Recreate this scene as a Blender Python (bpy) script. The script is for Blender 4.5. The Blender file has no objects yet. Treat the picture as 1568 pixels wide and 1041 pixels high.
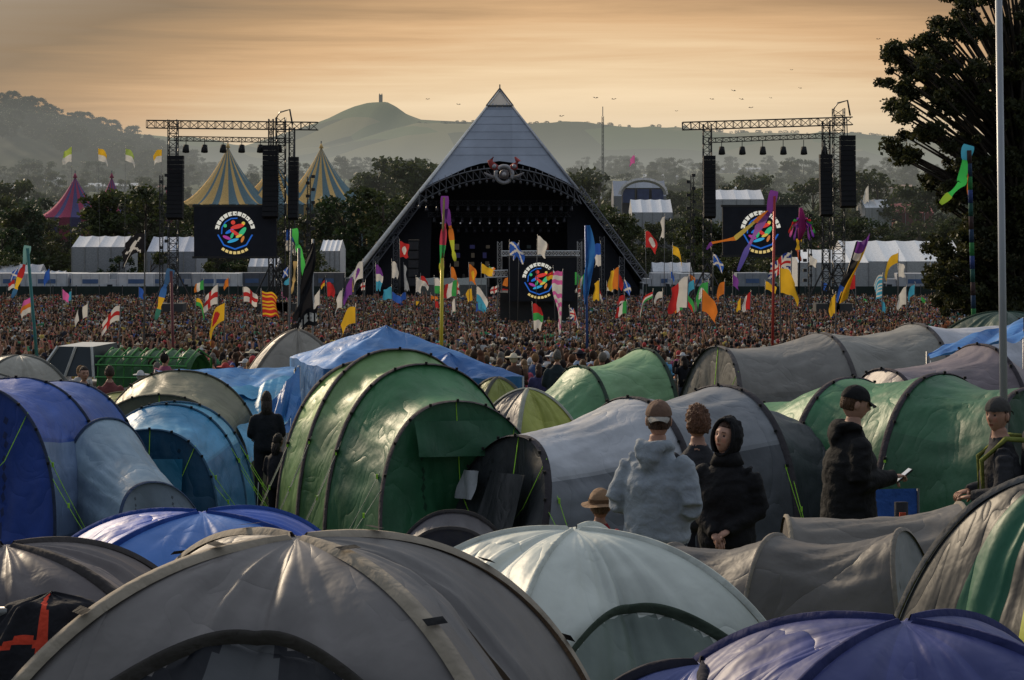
import bpy, math, random
import numpy as np
from mathutils import Vector, Matrix, noise, kdtree
random.seed(7); np.random.seed(7)
F=70/36*1568; HZ=300.0
GP=[(-80,4),(0,-2),(25,-4.17),(40,-5.0),(60,-6.5),(80,-8),(150,-11.8),(220,-14.5),(290,-16),(350,-16.5),(600,-16.5),(1000,-6),(1500,8),(2500,30),(4000,45),(14000,45)]
_gx=[p[0] for p in GP]; _gy=[p[1] for p in GP]
def gz(y): return float(np.interp(y,_gx,_gy))
def X(px,d): return (px-784)*d/F      # survey helper: photo bearing -> metres east at distance d
def Z(py,d): return (HZ-py)*d/F       # height relative to the camera
def P(px,py,d): return Vector((X(px,d),d,Z(py,d)))
scene=bpy.context.scene
# ---------------------------------------------------------------- materials
def vmat(name,rough=.8,bump=.0,bscale=20,var=.15,vscale=3,spec=.3,metal=0,trans=0,stretch=(1,1,1),emit=0,crease=0,det=4):
    m=bpy.data.materials.new(name); m.use_nodes=True; nt=m.node_tree; N=nt.nodes; L=nt.links
    b=N['Principled BSDF']; out=N['Material Output']
    a=N.new('ShaderNodeAttribute'); a.attribute_name='Col'
    tc=N.new('ShaderNodeTexCoord'); mp=N.new('ShaderNodeMapping'); L.new(tc.outputs['Object'],mp.inputs[0]); mp.inputs['Scale'].default_value=stretch
    n=N.new('ShaderNodeTexNoise'); n.inputs['Scale'].default_value=vscale; n.inputs['Detail'].default_value=det; L.new(mp.outputs[0],n.inputs['Vector'])
    mr=N.new('ShaderNodeMapRange'); mr.inputs[1].default_value=.3; mr.inputs[2].default_value=.7; mr.inputs[3].default_value=1-var; mr.inputs[4].default_value=1+var; L.new(n.outputs['Fac'],mr.inputs[0])
    mx=N.new('ShaderNodeVectorMath'); mx.operation='SCALE'; L.new(a.outputs['Color'],mx.inputs[0]); L.new(mr.outputs[0],mx.inputs['Scale'])
    L.new(mx.outputs[0],b.inputs['Base Color'])
    b.inputs['Roughness'].default_value=rough; b.inputs['Specular IOR Level'].default_value=spec; b.inputs['Metallic'].default_value=metal
    nb=None
    if bump:
        n2=N.new('ShaderNodeTexNoise'); n2.inputs['Scale'].default_value=bscale; n2.inputs['Detail'].default_value=3; n2.inputs['Distortion'].default_value=.3; L.new(mp.outputs[0],n2.inputs['Vector'])
        bp=N.new('ShaderNodeBump'); bp.inputs['Strength'].default_value=bump; bp.inputs['Distance'].default_value=.05; L.new(n2.outputs['Fac'],bp.inputs['Height']); nb=bp
    if crease:   # fold lines of slack fabric
        n3=N.new('ShaderNodeTexNoise'); n3.inputs['Scale'].default_value=1.7; n3.inputs['Detail'].default_value=2.6; n3.inputs['Distortion'].default_value=.8; L.new(mp.outputs[0],n3.inputs['Vector'])
        s1=N.new('ShaderNodeMath'); s1.operation='SUBTRACT'; s1.inputs[1].default_value=.5; L.new(n3.outputs['Fac'],s1.inputs[0])
        s2=N.new('ShaderNodeMath'); s2.operation='ABSOLUTE'; L.new(s1.outputs[0],s2.inputs[0])
        s3=N.new('ShaderNodeMath'); s3.operation='POWER'; s3.inputs[1].default_value=.65; L.new(s2.outputs[0],s3.inputs[0])
        b2=N.new('ShaderNodeBump'); b2.inputs['Strength'].default_value=crease; b2.inputs['Distance'].default_value=.06; L.new(s3.outputs[0],b2.inputs['Height'])
        if nb: L.new(nb.outputs[0],b2.inputs['Normal'])
        nb=b2
    if nb: L.new(nb.outputs[0],b.inputs['Normal'])
    if trans:
        t=N.new('ShaderNodeBsdfTranslucent'); L.new(mx.outputs[0],t.inputs[0]); ms=N.new('ShaderNodeMixShader'); ms.inputs[0].default_value=trans
        L.new(b.outputs[0],ms.inputs[1]); L.new(t.outputs[0],ms.inputs[2]); L.new(ms.outputs[0],out.inputs[0])
    if emit:
        L.new(mx.outputs[0],b.inputs['Emission Color']); b.inputs['Emission Strength'].default_value=emit
    return m
M={}
M['nylon']=vmat('tent_nylon',.50,.20,8,.22,2.4,.40,stretch=(1,1,.7),trans=.10,crease=.60,det=5)
M['cloth']=vmat('cloth',.85,.4,14,.18,6,.2)
M['flag']=vmat('flag_cloth',.8,0,3,.1,2,.2,trans=.4,det=2)
M['metal']=vmat('painted_metal',.45,0,4,.12,1.5,.4,metal=.3,det=2)
M['matte']=vmat('matte_paint',.75,0,6,.15,1,.25,det=2)
M['clad']=vmat('pyramid_cladding',.4,0,.6,.14,.2,.5,metal=.3)
M['skin']=vmat('skin',.62,0,60,.08,20,.3)
M['hair']=vmat('hair',.7,.8,60,.35,50,.3,stretch=(1,1,.3))
M['leaf']=vmat('foliage',.6,0,1,.4,.5,.3,trans=.35,det=2)
M['bark']=vmat('bark',.9,.8,12,.3,8,.2,stretch=(1,1,.2))
M['screen']=vmat('led_screen',.5,0,1,.03,1,.2,emit=.6,det=0)
M['crowd']=vmat('crowd_clothes',.85,0,1,.2,9,.2,det=1)
# ---------------------------------------------------------------- mesh builder
class MB:
    def __init__(s): s.v=[]; s.f=[]; s.c=[]; s.m=[]; s.s=[]; s.mats=[]; s.n=0
    def mi(s,k):
        if k not in s.mats: s.mats.append(k)
        return s.mats.index(k)
    def add(s,vs,fs,col,mat='matte',smooth=False):
        b=s.n; s.v.extend([tuple(v) for v in vs]); s.n+=len(vs); k=s.mi(mat); per=isinstance(col,list)
        for i,f in enumerate(fs):
            s.f.append(tuple(b+j for j in f)); s.c.append(col[i] if per else col); s.m.append(k); s.s.append(smooth)
    def box(s,c,sz,col,mat='matte',R=None):
        hx,hy,hz=[a/2 for a in sz]; c=Vector(c)
        vs=[Vector((a*hx,b*hy,e*hz)) for e in(-1,1) for b in(-1,1) for a in(-1,1)]
        if R: vs=[R@v for v in vs]
        s.add([v+c for v in vs],[(0,2,3,1),(4,5,7,6),(0,1,5,4),(2,6,7,3),(0,4,6,2),(1,3,7,5)],col,mat)
    def tube(s,pts,rad,col,n=8,mat='matte',cap=True,smooth=True,up=None):
        pts=[Vector(p) for p in pts]; vs=[]; fs=[]; m=len(pts)
        if not isinstance(rad,(list,tuple)): rad=[rad]*m
        ref=Vector(up) if up else None
        for i,p in enumerate(pts):
            t=(pts[min(i+1,m-1)]-pts[max(i-1,0)]); t=t.normalized() if t.length>1e-9 else Vector((0,0,1))
            r=ref if ref else (Vector((0,0,1)) if abs(t.z)<.8 else Vector((1,0,0)))
            a=(r-t*r.dot(t)).normalized(); b=t.cross(a)
            ra=rad[i]; ra,rb=(ra if isinstance(ra,tuple) else (ra,ra))
            for k in range(n):
                q=2*math.pi*k/n; vs.append(p+a*(ra*math.cos(q))+b*(rb*math.sin(q)))
        for i in range(m-1):
            for k in range(n): fs.append((i*n+k,i*n+(k+1)%n,(i+1)*n+(k+1)%n,(i+1)*n+k))
        if cap: fs.append(tuple(range(n-1,-1,-1))); fs.append(tuple((m-1)*n+k for k in range(n)))
        s.add(vs,fs,col,mat,smooth)
    def bar(s,a,b,r,col,mat='metal'): s.tube([a,b],r,col,4,mat,False,False)
    def grid(s,fn,nu,nv,col,mat='cloth',smooth=True):
        vs=[fn(i/nu,j/nv) for j in range(nv+1) for i in range(nu+1)]
        fs=[(j*(nu+1)+i,j*(nu+1)+i+1,(j+1)*(nu+1)+i+1,(j+1)*(nu+1)+i) for j in range(nv) for i in range(nu)]
        if callable(col): col=[col((i+.5)/nu,(j+.5)/nv) for j in range(nv) for i in range(nu)]
        s.add(vs,fs,col,mat,smooth)
    def ell(s,c,r,col,mat='matte',n=10,m=7,R=None):
        c=Vector(c); 
        def fn(u,v):
            a=2*math.pi*u; b=math.pi*v; p=Vector((r[0]*math.sin(b)*math.cos(a),r[1]*math.sin(b)*math.sin(a),-r[2]*math.cos(b)))
            return c+(R@p if R else p)
        s.grid(fn,n,m,col,mat,True)
    def truss(s,a,b,w,col,n=None,r=None,mat='metal'):
        a=Vector(a);b=Vector(b);t=(b-a);L=t.length;t.normalize()
        r0=Vector((0,1,0)) if abs(t.y)<.8 else Vector((1,0,0)); u=(r0-t*r0.dot(t)).normalized()*w/2; v=t.cross(u).normalized()*w/2
        n=n or max(2,int(L/w)); r=r or w*.06
        cs=[u+v,u-v,-u-v,-u+v]
        for c in cs: s.bar(a+c,b+c,r,col,mat)
        for i in range(n):
            p=a+(b-a)*(i/n); q=a+(b-a)*((i+1)/n)
            for k in range(4):
                c1,c2=cs[k],cs[(k+1)%4]
                if i%2: c1,c2=c2,c1
                s.bar(p+c1,q+c2,r*.6,col,mat); s.bar(p+c1,p+c2,r*.6,col,mat)
    def mesh(s,name):
        me=bpy.data.meshes.new(name); me.from_pydata(s.v,[],s.f)
        for k in s.mats: me.materials.append(M[k])
        me.polygons.foreach_set('material_index',s.m); me.polygons.foreach_set('use_smooth',s.s)
        ca=me.color_attributes.new('Col','FLOAT_COLOR','CORNER')
        cnt=np.array([len(f) for f in s.f]); c=np.array([tuple(x[:3])+(1,) for x in s.c],dtype=np.float32)
        ca.data.foreach_set('color',np.repeat(c,cnt,axis=0).ravel()); me.update(); return me
    def obj(s,name,loc=(0,0,0),rot=0,parent=None,me=None):
        o=bpy.data.objects.new(name,me or s.mesh(name)); scene.collection.objects.link(o); o.location=loc; o.rotation_euler=(0,0,rot)
        if parent: o.parent=parent
        return o
def empty(name,loc=(0,0,0),rot=0):
    o=bpy.data.objects.new(name,None); scene.collection.objects.link(o); o.location=loc; o.rotation_euler=(0,0,rot); o.empty_display_size=.1; return o
def nz(x,y,z=0,s=1): return noise.noise(Vector((x*s,y*s,z*s)))
# ---------------------------------------------------------------- camera, light, sky
cd=bpy.data.cameras.new('camera'); cam=bpy.data.objects.new('camera',cd); scene.collection.objects.link(cam); scene.camera=cam
cd.lens=70; cd.sensor_width=36; cd.clip_end=30000; cd.clip_start=.1; cam.rotation_euler=(math.radians(90),0,0); cd.shift_y=-220.5/1568
SE,SA=24,-35   # sun elevation, azimuth from +Y (left-behind the stage)
sl=bpy.data.lights.new('sun','SUN'); sl.energy=3.2; sl.angle=math.radians(8); sl.color=(1,.80,.56); so=bpy.data.objects.new('sun',sl); scene.collection.objects.link(so)
dv=Vector((math.sin(math.radians(SA))*math.cos(math.radians(SE)),math.cos(math.radians(SA))*math.cos(math.radians(SE)),math.sin(math.radians(SE))))
so.rotation_euler=dv.to_track_quat('Z','Y').to_euler(); so.location=(0,0,40)
w=bpy.data.worlds.new('World'); scene.world=w; w.use_nodes=True; nt=w.node_tree; N=nt.nodes; L=nt.links
bg=N['Background']; sky=N.new('ShaderNodeTexSky'); sky.sky_type='NISHITA'; sky.sun_disc=False; sky.sun_elevation=math.radians(SE); sky.sun_rotation=math.radians(SA); sky.air_density=1.5; sky.dust_density=3
tc=N.new('ShaderNodeTexCoord'); sp=N.new('ShaderNodeSeparateXYZ'); L.new(tc.outputs['Generated'],sp.inputs[0])
def math_(op,a,b=None,c=None):
    n=N.new('ShaderNodeMath'); n.operation=op
    for i,q in enumerate((a,b,c)):
        if q is None: continue
        if hasattr(q,'links'): L.new(q,n.inputs[i])
        else: n.inputs[i].default_value=q
    return n.outputs[0]
mp=N.new('ShaderNodeMapping'); mp.inputs['Scale'].default_value=(3,3,70); mp.inputs['Rotation'].default_value=(0,math.radians(-3),0); L.new(tc.outputs['Generated'],mp.inputs[0])
cn=N.new('ShaderNodeTexNoise'); cn.inputs['Scale'].default_value=1.6; cn.inputs['Detail'].default_value=8; cn.inputs['Roughness'].default_value=.62; cn.inputs['Distortion'].default_value=.4; L.new(mp.outputs[0],cn.inputs['Vector'])
el=math_('ADD',sp.outputs['Z'],math_('MULTIPLY',math_('SUBTRACT',cn.outputs['Fac'],.5),.050))
az=math_('ABSOLUTE',math_('SUBTRACT',sp.outputs['X'],.05))
el2=math_('ADD',el,math_('MULTIPLY',math_('MULTIPLY',az,az),.85))
cr=N.new('ShaderNodeValToRGB'); L.new(el2,cr.inputs[0]); e=cr.color_ramp.elements
stops=[(0,(1.1,.80,.50)),(.03,(1.30,.98,.62)),(.05,(1.18,.88,.54)),(.068,(1.0,.70,.40)),(.088,(.78,.46,.22)),(.108,(.46,.26,.12)),(.14,(.19,.115,.068)),(.2,(.25,.21,.18)),(.35,(.40,.40,.42)),(.6,(.60,.65,.72)),(1,(.68,.74,.83))]
e[0].position=0; e[0].color=stops[0][1]+(1,); e[1].position=1; e[1].color=stops[-1][1]+(1,)
for p,c in stops[1:-1]:
    q=e.new(p); q.color=c+(1,)
# eastern half of the sky (away from the setting sun) is dimmer and cooler
bk=N.new('ShaderNodeMapRange'); L.new(sp.outputs['Y'],bk.inputs[0]); bk.inputs[1].default_value=-.7; bk.inputs[2].default_value=.5; bk.inputs[3].default_value=.0; bk.inputs[4].default_value=1
m2=N.new('ShaderNodeMixRGB'); L.new(bk.outputs[0],m2.inputs[0]); m2.inputs[1].default_value=(.24,.28,.34,1); L.new(cr.outputs[0],m2.inputs[2])
ns=N.new('ShaderNodeVectorMath'); ns.operation='SCALE'; ns.inputs['Scale'].default_value=.1; L.new(sky.outputs[0],ns.inputs[0])
mx=N.new('ShaderNodeMixRGB'); mx.inputs[0].default_value=.93; L.new(ns.outputs[0],mx.inputs[1]); L.new(m2.outputs[0],mx.inputs[2])
L.new(mx.outputs[0],bg.inputs[0]); bg.inputs[1].default_value=1.0
scene.view_settings.view_transform='Standard'; scene.view_settings.look='None'; scene.view_settings.exposure=0
# ---------------------------------------------------------------- ground
def gmat(name,cols,scale,bump=.3,patch=None):
    m=bpy.data.materials.new(name); m.use_nodes=True; nt=m.node_tree; N=nt.nodes; L=nt.links; b=N['Principled BSDF']; b.inputs['Roughness'].default_value=.95; b.inputs['Specular IOR Level'].default_value=.1
    g=N.new('ShaderNodeNewGeometry'); n=N.new('ShaderNodeTexNoise'); n.inputs['Scale'].default_value=scale; n.inputs['Detail'].default_value=7; n.inputs['Roughness'].default_value=.65; L.new(g.outputs['Position'],n.inputs['Vector'])
    r=N.new('ShaderNodeValToRGB'); L.new(n.outputs['Fac'],r.inputs[0]); r.color_ramp.elements[0].position=.35; r.color_ramp.elements[1].position=.65; r.color_ramp.elements[0].color=cols[0]+(1,); r.color_ramp.elements[1].color=cols[1]+(1,)
    o=r.outputs[0]
    if patch:
        v=N.new('ShaderNodeTexVoronoi'); v.inputs['Scale'].default_value=patch; mp=N.new('ShaderNodeMapping'); mp.inputs['Scale'].default_value=(1,.5,0); L.new(g.outputs['Position'],mp.inputs[0]); L.new(mp.outputs[0],v.inputs['Vector'])
        h=N.new('ShaderNodeValToRGB'); h.color_ramp.interpolation='CONSTANT'; L.new(v.outputs['Color'],h.inputs[0]); h.color_ramp.elements[0].color=(.03,.045,.018,1); h.color_ramp.elements[1].color=(.17,.16,.07,1); h.color_ramp.elements[1].position=.62
        q=h.color_ramp.elements.new(.35); q.color=(.08,.12,.04,1)
        mx=N.new('ShaderNodeMixRGB'); mx.inputs[0].default_value=.7; L.new(o,mx.inputs[1]); L.new(h.outputs[0],mx.inputs[2]); o=mx.outputs[0]
    L.new(o,b.inputs['Base Color'])
    bp=N.new('ShaderNodeBump'); bp.inputs['Strength'].default_value=bump; L.new(n.outputs['Fac'],bp.inputs['Height']); L.new(bp.outputs[0],b.inputs['Normal']); return m
M['grass']=gmat('grass_field',((.04,.055,.016),(.09,.09,.04)),1.5)
M['field']=gmat('far_fields',((.03,.05,.016),(.06,.08,.03)),.01,.1,.004)
M['torf']=gmat('tor_slopes',((.015,.028,.012),(.035,.050,.022)),.006,.1,.003)
M['wood']=gmat('wooded_hill',((.008,.016,.007),(.020,.032,.013)),.02,.6)
ys=list(np.arange(-60,60,1.5))+list(np.arange(60,360,6))+list(np.geomspace(360,14000,50))
nu=60; vs=[]
for y in ys:
    hw=70+.75*max(y,0)
    for i in range(nu+1):
        x=(i/nu*2-1)*hw; z=gz(y)+ (.06*nz(x,y,0,.3) if y<60 else 0)
        if y>600: z+=min(1,(y-600)/1000)*10*nz(x,y,3,.0018)
        vs.append((x,y,z))
W_=nu+1
fa=[(j*W_+i,j*W_+i+1,(j+1)*W_+i+1,(j+1)*W_+i) for j in range(len(ys)-1) for i in range(nu)]
me=bpy.data.meshes.new('ground'); me.from_pydata(vs,[],fa); me.materials.append(M['grass']); me.materials.append(M['field'])
me.polygons.foreach_set('material_index',[0 if ys[j]<340 else 1 for j in range(len(ys)-1) for i in range(nu)]); me.polygons.foreach_set('use_smooth',[True]*len(fa))
o=bpy.data.objects.new('ground',me); scene.collection.objects.link(o)
def hill(name,d,sky_,depth,mat,bump=0,bs=.02):
    xs=[p[0] for p in sky_]; yy=[p[1] for p in sky_]; n=260; rows=14; vs=[]
    px=np.linspace(xs[0],xs[-1],n)
    for j in range(rows+1):
        u=j/rows*2-1
        prof=(1-abs(u)**1.6) if u<0 else 1-u*u
        for q in px:
            h=Z(np.interp(q,xs,yy),d); x=X(q,d); y=d+u*depth
            hh=-20+(h+20)*prof+ (bump*noise.noise(Vector((x*bs,y*bs,1)))+bump*.6*noise.noise(Vector((x*bs*3,y*bs*3,5))))*max(0,prof)
            vs.append((x,y,hh))
    fs=[(j*n+i,j*n+i+1,(j+1)*n+i+1,(j+1)*n+i) for j in range(rows) for i in range(n-1)]
    me=bpy.data.meshes.new(name); me.from_pydata(vs,[],fs); me.materials.append(M[mat]); me.polygons.foreach_set('use_smooth',[True]*len(fs))
    o=bpy.data.objects.new(name,me); scene.collection.objects.link(o); return o
hill('tor_hill',9000,[(200,262),(380,226),(440,206),(495,188),(515,180),(535,170),(553,162),(570,157),(592,156),(606,163),(622,174),(645,183),(720,187),(900,190),(1000,200),(1200,220),(1400,240)],2500,'torf',4,.004)
hill('background_hill',5200,[(-300,214),(60,212),(200,206),(300,214),(420,232),(520,222),(640,190),(700,188),(800,190),(880,189),(960,193),(1040,196),(1120,202),(1220,204),(1300,206),(1380,209),(1500,212),(1800,216)],1500,'field',9,.008)
hill('wooded_hill',2000,[(-400,120),(-100,142),(0,156),(50,169),(100,183),(150,197),(200,214),(260,238),(330,264),(420,290)],600,'wood',5,.03)
mb=MB(); t=P(583,156,9000); 
mb.box((t.x,t.y,t.z+12),(16,16,42),(.03,.028,.025)); 
for sx in(-1,1): mb.box((t.x+sx*5.5,t.y,t.z+35),(3.5,4,6),(.03,.028,.025))
mb.obj('church_tower')
# atmospheric haze: homogeneous absorbing volume, its scattered light put in as emission
hm=bpy.data.materials.new('haze'); hm.use_nodes=True; n_=hm.node_tree; n_.nodes.remove(n_.nodes['Principled BSDF'])
ab=n_.nodes.new('ShaderNodeVolumeAbsorption'); ab.inputs[0].default_value=(0,0,0,1); ab.inputs[1].default_value=3.4e-4
em=n_.nodes.new('ShaderNodeEmission'); em.inputs[0].default_value=(.325,.325,.295,1); em.inputs[1].default_value=3.4e-4
ad=n_.nodes.new('ShaderNodeAddShader'); n_.links.new(ab.outputs[0],ad.inputs[0]); n_.links.new(em.outputs[0],ad.inputs[1]); n_.links.new(ad.outputs[0],n_.nodes['Material Output'].inputs['Volume'])
me=bpy.data.meshes.new('valley_haze'); x0,x1,y0,y1,z0,z1=-9000,9000,350,13000,-60,72
me.from_pydata([(a,b,c) for c in(z0,z1) for b in(y0,y1) for a in(x0,x1)],[],[(0,2,3,1),(4,5,7,6),(0,1,5,4),(2,6,7,3),(0,4,6,2),(1,3,7,5)]); me.materials.append(hm)
o=bpy.data.objects.new('valley_haze',me); scene.collection.objects.link(o)
# ---------------------------------------------------------------- trees
def tree_mesh(name,clumps,nleaf,ls,trunk,seed,cols=((.014,.026,.008),(.05,.07,.022))):
    rs=np.random.RandomState(seed); mb=MB()
    base,top=trunk
    mb.tube([base,base.lerp(top,.5)+Vector((.02,0,0))*top.z,top],[top.z*.028,top.z*.02,top.z*.01],(.05,.04,.03),7,'bark')
    for c,r in clumps:
        c=Vector(c); s=base.lerp(top,min(.9,max(.25,(c.z-base.z)/(top.z-base.z+.01)*.75)))
        mb.tube([s,s.lerp(c,.5)+Vector((0,0,.06*r)),c],[top.z*.006,top.z*.004,top.z*.002],(.04,.032,.025),5,'bark')
    tot=sum(r*r for _,r in clumps)
    vs=[];cl=[]
    for c,r in clumps:
        k=int(nleaf*r*r/tot); dd=rs.normal(size=(k,3)); dd/=np.linalg.norm(dd,axis=1)[:,None]
        rr=r*rs.uniform(.25,1.0,size=(k,1))**.6*(1+.3*rs.normal(size=(k,1))*.6)
        p=dd*rr*np.array([1,1,.7])+np.array(c)
        a=rs.normal(size=(k,3)); a/=np.linalg.norm(a,axis=1)[:,None]; b=np.cross(a,rs.normal(size=(k,3))); b/=np.linalg.norm(b,axis=1)[:,None]
        sz=ls*rs.uniform(.6,1.4,size=(k,1))
        q=np.stack([p-a*sz,p+b*sz*.6,p+a*sz,p-b*sz*.6],axis=1); vs.append(q.reshape(-1,3))
        sh=rs.uniform(0,1,size=k)*.6+.4*rs.uniform(); cl+= [tuple(cols[0][j]*(1-t)+cols[1][j]*t for j in range(3)) for t in sh]
    vs=np.concatenate(vs); n=len(vs)//4
    mb.add(vs.tolist(),[(4*i,4*i+1,4*i+2,4*i+3) for i in range(n)],cl,'leaf')
    return mb.mesh(name)
protos=[]
for i in range(6):
    rs=random.Random(i+20); cl=[]
    wd=rs.uniform(.8,1.15); tt=rs.random()
    lc=(tuple(a*(1-tt)+b*tt for a,b in zip((.010,.022,.008),(.022,.030,.008))),tuple(a*(1-tt)+b*tt for a,b in zip((.035,.065,.022),(.075,.085,.025))))
    for k in range(30):
        a=rs.uniform(0,6.28); zz=rs.uniform(1.2,9.2); R=3.9*wd*math.sqrt(max(.05,1-((zz-4.6)/5.4)**2))*rs.uniform(.45,1.05)
        cl.append(((R*math.cos(a),R*math.sin(a),zz),rs.uniform(.6,1.4)))
    protos.append(tree_mesh('broadleaf_tree_%d'%i,cl,3000,.22,(Vector((0,0,-.3)),Vector((0,0,8))),i,lc))
def trees(name,lst):
    par=empty(name)
    for k,(px,ty,d) in enumerate(lst):
        z=gz(d)-.5; h=max(4,Z(ty,d)-z); o=bpy.data.objects.new('tree_%d'%k,random.choice(protos)); scene.collection.objects.link(o)
        s=h/10; o.location=(X(px,d),d,z); o.scale=(s*random.uniform(.95,1.35),s*random.uniform(.9,1.2),s); o.rotation_euler=(0,0,random.uniform(0,6.3)); o.parent=par
R=random.uniform
near=[]
for px,ty in [(-20,285),(25,272),(60,300),(15,330),(75,330),(180,330),(280,320),(300,345),(545,285),(575,262),(610,238),(640,248),(668,262),(525,315),(560,310),(600,300),(500,330),(480,345),(885,262),(915,252),(945,290),(965,310),(900,310),(930,330),(1000,320),(1030,290),(1110,280),(1160,268),(1200,290),(1240,272),(1300,285),(1340,262),(1380,285),(1410,280),(1090,300),(1340,320),(1400,330),(1450,300),(1480,310),(1150,320),(1210,330),(450,300),(400,315),(340,330)]:
    near.append((px+R(-6,6),ty+R(-4,4),R(420,560)))
trees('tree_belt',near)
n2=[]
for px,ty in [(-15,300),(20,310),(50,318),(85,335),(180,290),(200,283),(225,280),(248,295),(270,310),(160,318),(130,338),(300,330),(330,322),(380,318),(430,325),(470,330),(500,318),(530,300),(560,292),(590,285),(620,300),(510,345),(545,330),(100,350),(65,345),(30,345),(-5,350),(240,330),(210,320),(280,350),(895,300),(920,300),(940,320),(960,335),(990,345),(1010,340),(1040,330),(1065,335),(1090,330),(1130,322),(1170,318),(1210,325),(1235,320),(1265,330),(1300,335),(1330,330),(1360,338),(1400,345),(1430,335),(1460,330),(1490,340),(1030,352),(1350,350),(1110,345),(920,345)]:
    n2.append((px+R(-8,8),ty+R(-4,6),R(356,400)))
for k in range(45):
    px=random.choice([R(-20,500),R(1000,1480)]); n2.append((px,R(378,408),R(312,345)))
trees('hedgerow_trees',n2)
far=[]
for k in range(170):
    d=R(650,1100); px=R(-60,1650); far.append((px,HZ-(gz(d)+R(9,17))*F/d,d))
for k in range(260):
    d=R(1200,2600); px=R(-60,1650); far.append((px,HZ-(gz(d)+R(10,22))*F/d,d))
trees('distant_trees',far)
par=empty('skyline_trees')
for k in range(110):
    px=R(640,1400); by=np.interp(px,[640,700,800,880,960,1040,1120,1220,1300,1400],[190,188,190,189,193,196,202,204,206,210]); d=5200; ty=by-R(1,5)
    o=bpy.data.objects.new('tree_%d'%k,random.choice(protos)); scene.collection.objects.link(o); h=(by+3-ty)*d/F; s=h/10
    o.location=(X(px,d),d,Z(by+3,d)); o.scale=(s*1.5,s*1.5,s); o.parent=par
for k in range(260):
    px=R(-40,320); q=(k%4); ty=np.interp(px,[0,50,100,150,200,260,330],[156,169,183,197,214,238,264])+q*R(8,14); d=1990-q*R(60,110); h=R(12,24)
    o=bpy.data.objects.new('tree_w%d'%k,random.choice(protos)); scene.collection.objects.link(o); o.location=(X(px,d),d,Z(ty,d)-7); o.scale=(h/9,h/9,h/11); o.parent=par
# big near tree on the right
d=72; cl=[]
rs=random.Random(3)
def blob(px,py,r,k):
    for _ in range(k):
        a=rs.uniform(0,6.28); q=rs.uniform(0,1)**.5*r
        cl.append(((X(px+q*math.cos(a),d)-X(1530,d),rs.uniform(-2.0,2.0),Z(py+q*math.sin(a),d)-gz(d)),rs.uniform(.18,.48)))
for px,py,r,k in [(1500,10,50,22),(1452,50,28,10),(1425,95,36,15),(1385,112,26,9),(1372,72,12,3),(1400,62,14,5),(1465,120,38,14),(1545,70,40,14),(1385,160,22,6),(1440,158,24,8),(1560,150,45,15),(1390,228,26,10),(1430,212,22,8),(1480,240,38,15),(1540,250,50,24),(1450,290,28,10),(1500,320,55,30),(1560,350,60,30),(1480,390,45,28),(1455,430,30,16),(1530,430,60,36),(1500,465,50,26),(1600,150,70,30),(1640,300,90,40),(1640,20,70,24),(1560,-40,60,20),(1495,180,26,5),(1520,120,25,4)]: blob(px,py,r,k)
me=tree_mesh('oak_tree',cl,95000,.08,(Vector((.5,0,-.3)),Vector((.9,0,15))),9,((.012,.018,.007),(.065,.066,.022)))
o=bpy.data.objects.new('oak_tree',me); scene.collection.objects.link(o); o.location=(X(1530,d),d,gz(d))
# ---------------------------------------------------------------- pyramid stage
st=empty('pyramid_stage')
cx=X(764,300); zb=gz(300); yb=300; hw=25; yA=322; zA=Z(135,yA); Hh=zA-zb
def front(x,z): return Vector((x,yb+(yA-yb)*(z-zb)/Hh,z))
def halfw(z): return hw*(1-(z-zb)/Hh)
arch_px=[(646,290),(665,279),(690,268),(715,256),(735,250),(765,246),(795,250),(820,257),(845,268),(868,279),(890,290)]
axs=[X(p[0],312) for p in arch_px]; azs=[Z(p[1],312) for p in arch_px]
axs[0]=cx-halfw(azs[0]); axs[-1]=cx+halfw(azs[-1])
mb=MB(); nc=48; nr=30
for i in range(nc):
    for r in range(nr):
        def pt(a,b):
            x=axs[0]+(axs[-1]-axs[0])*a/nc; z0=float(np.interp(x,axs,azs)); z1=zA-abs(x-cx)/hw*Hh; z1=max(z0,z1); return front(x,z0+(z1-z0)*b/nr)
        q=[pt(i,r),pt(i+1,r),pt(i+1,r+1),pt(i,r+1)]
        g=1+.12*noise.noise(Vector((i//4*3.1,0,0)))+.06*noise.noise(Vector((i*.2,r*.3,4)))
        base=(.30*g,.325*g,.38*g)
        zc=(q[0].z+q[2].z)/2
        if zc>zA-2.9: base=(.62,.52,.42)  # tip: translucent glow put into a paler, warmer colour
        mb.add(q,[(0,1,2,3)],base,'clad')
for zz in np.arange(4,15,1.25):
    h=halfw(zz); 
    if zz>max(azs): mb.bar(front(cx-h,zz)-Vector((0,.06,0)),front(cx+h,zz)-Vector((0,.06,0)),.02,(.22,.24,.28))
yB=2*yA-yb; A=Vector((cx,yA,zA)); c=[Vector((cx-hw,yb,zb)),Vector((cx-hw,yB,zb)),Vector((cx+hw,yB,zb)),Vector((cx+hw,yb,zb))]
for a,b in ((0,1),(1,2),(2,3)): mb.add([c[a],c[b],A],[(0,1,2)],(.36,.38,.42),'clad')
mb.obj('cladding',parent=st)
mb=MB()
mb.tube([c[0]-Vector((0,.3,0)),A-Vector((0,.3,.3))],[.62,.12],(.75,.72,.67),4,'metal')
mb.truss(c[3]-Vector((.3,.6,0)),front(cx+halfw(azs[0])+.2,azs[0])-Vector((0,.6,0)),1.1,(.13,.13,.14),26,.1)
mb.tube([front(cx+halfw(azs[0]),azs[0])-Vector((0,.3,0)),A-Vector((0,.3,.3))],[.28,.12],(.40,.40,.42),4,'metal')
mb.truss(c[0]+Vector((1.6,-.2,0)),front(cx-halfw(azs[0])+1.2,azs[0])-Vector((0,.6,0)),.9,(.08,.08,.09),26,.07)
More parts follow.
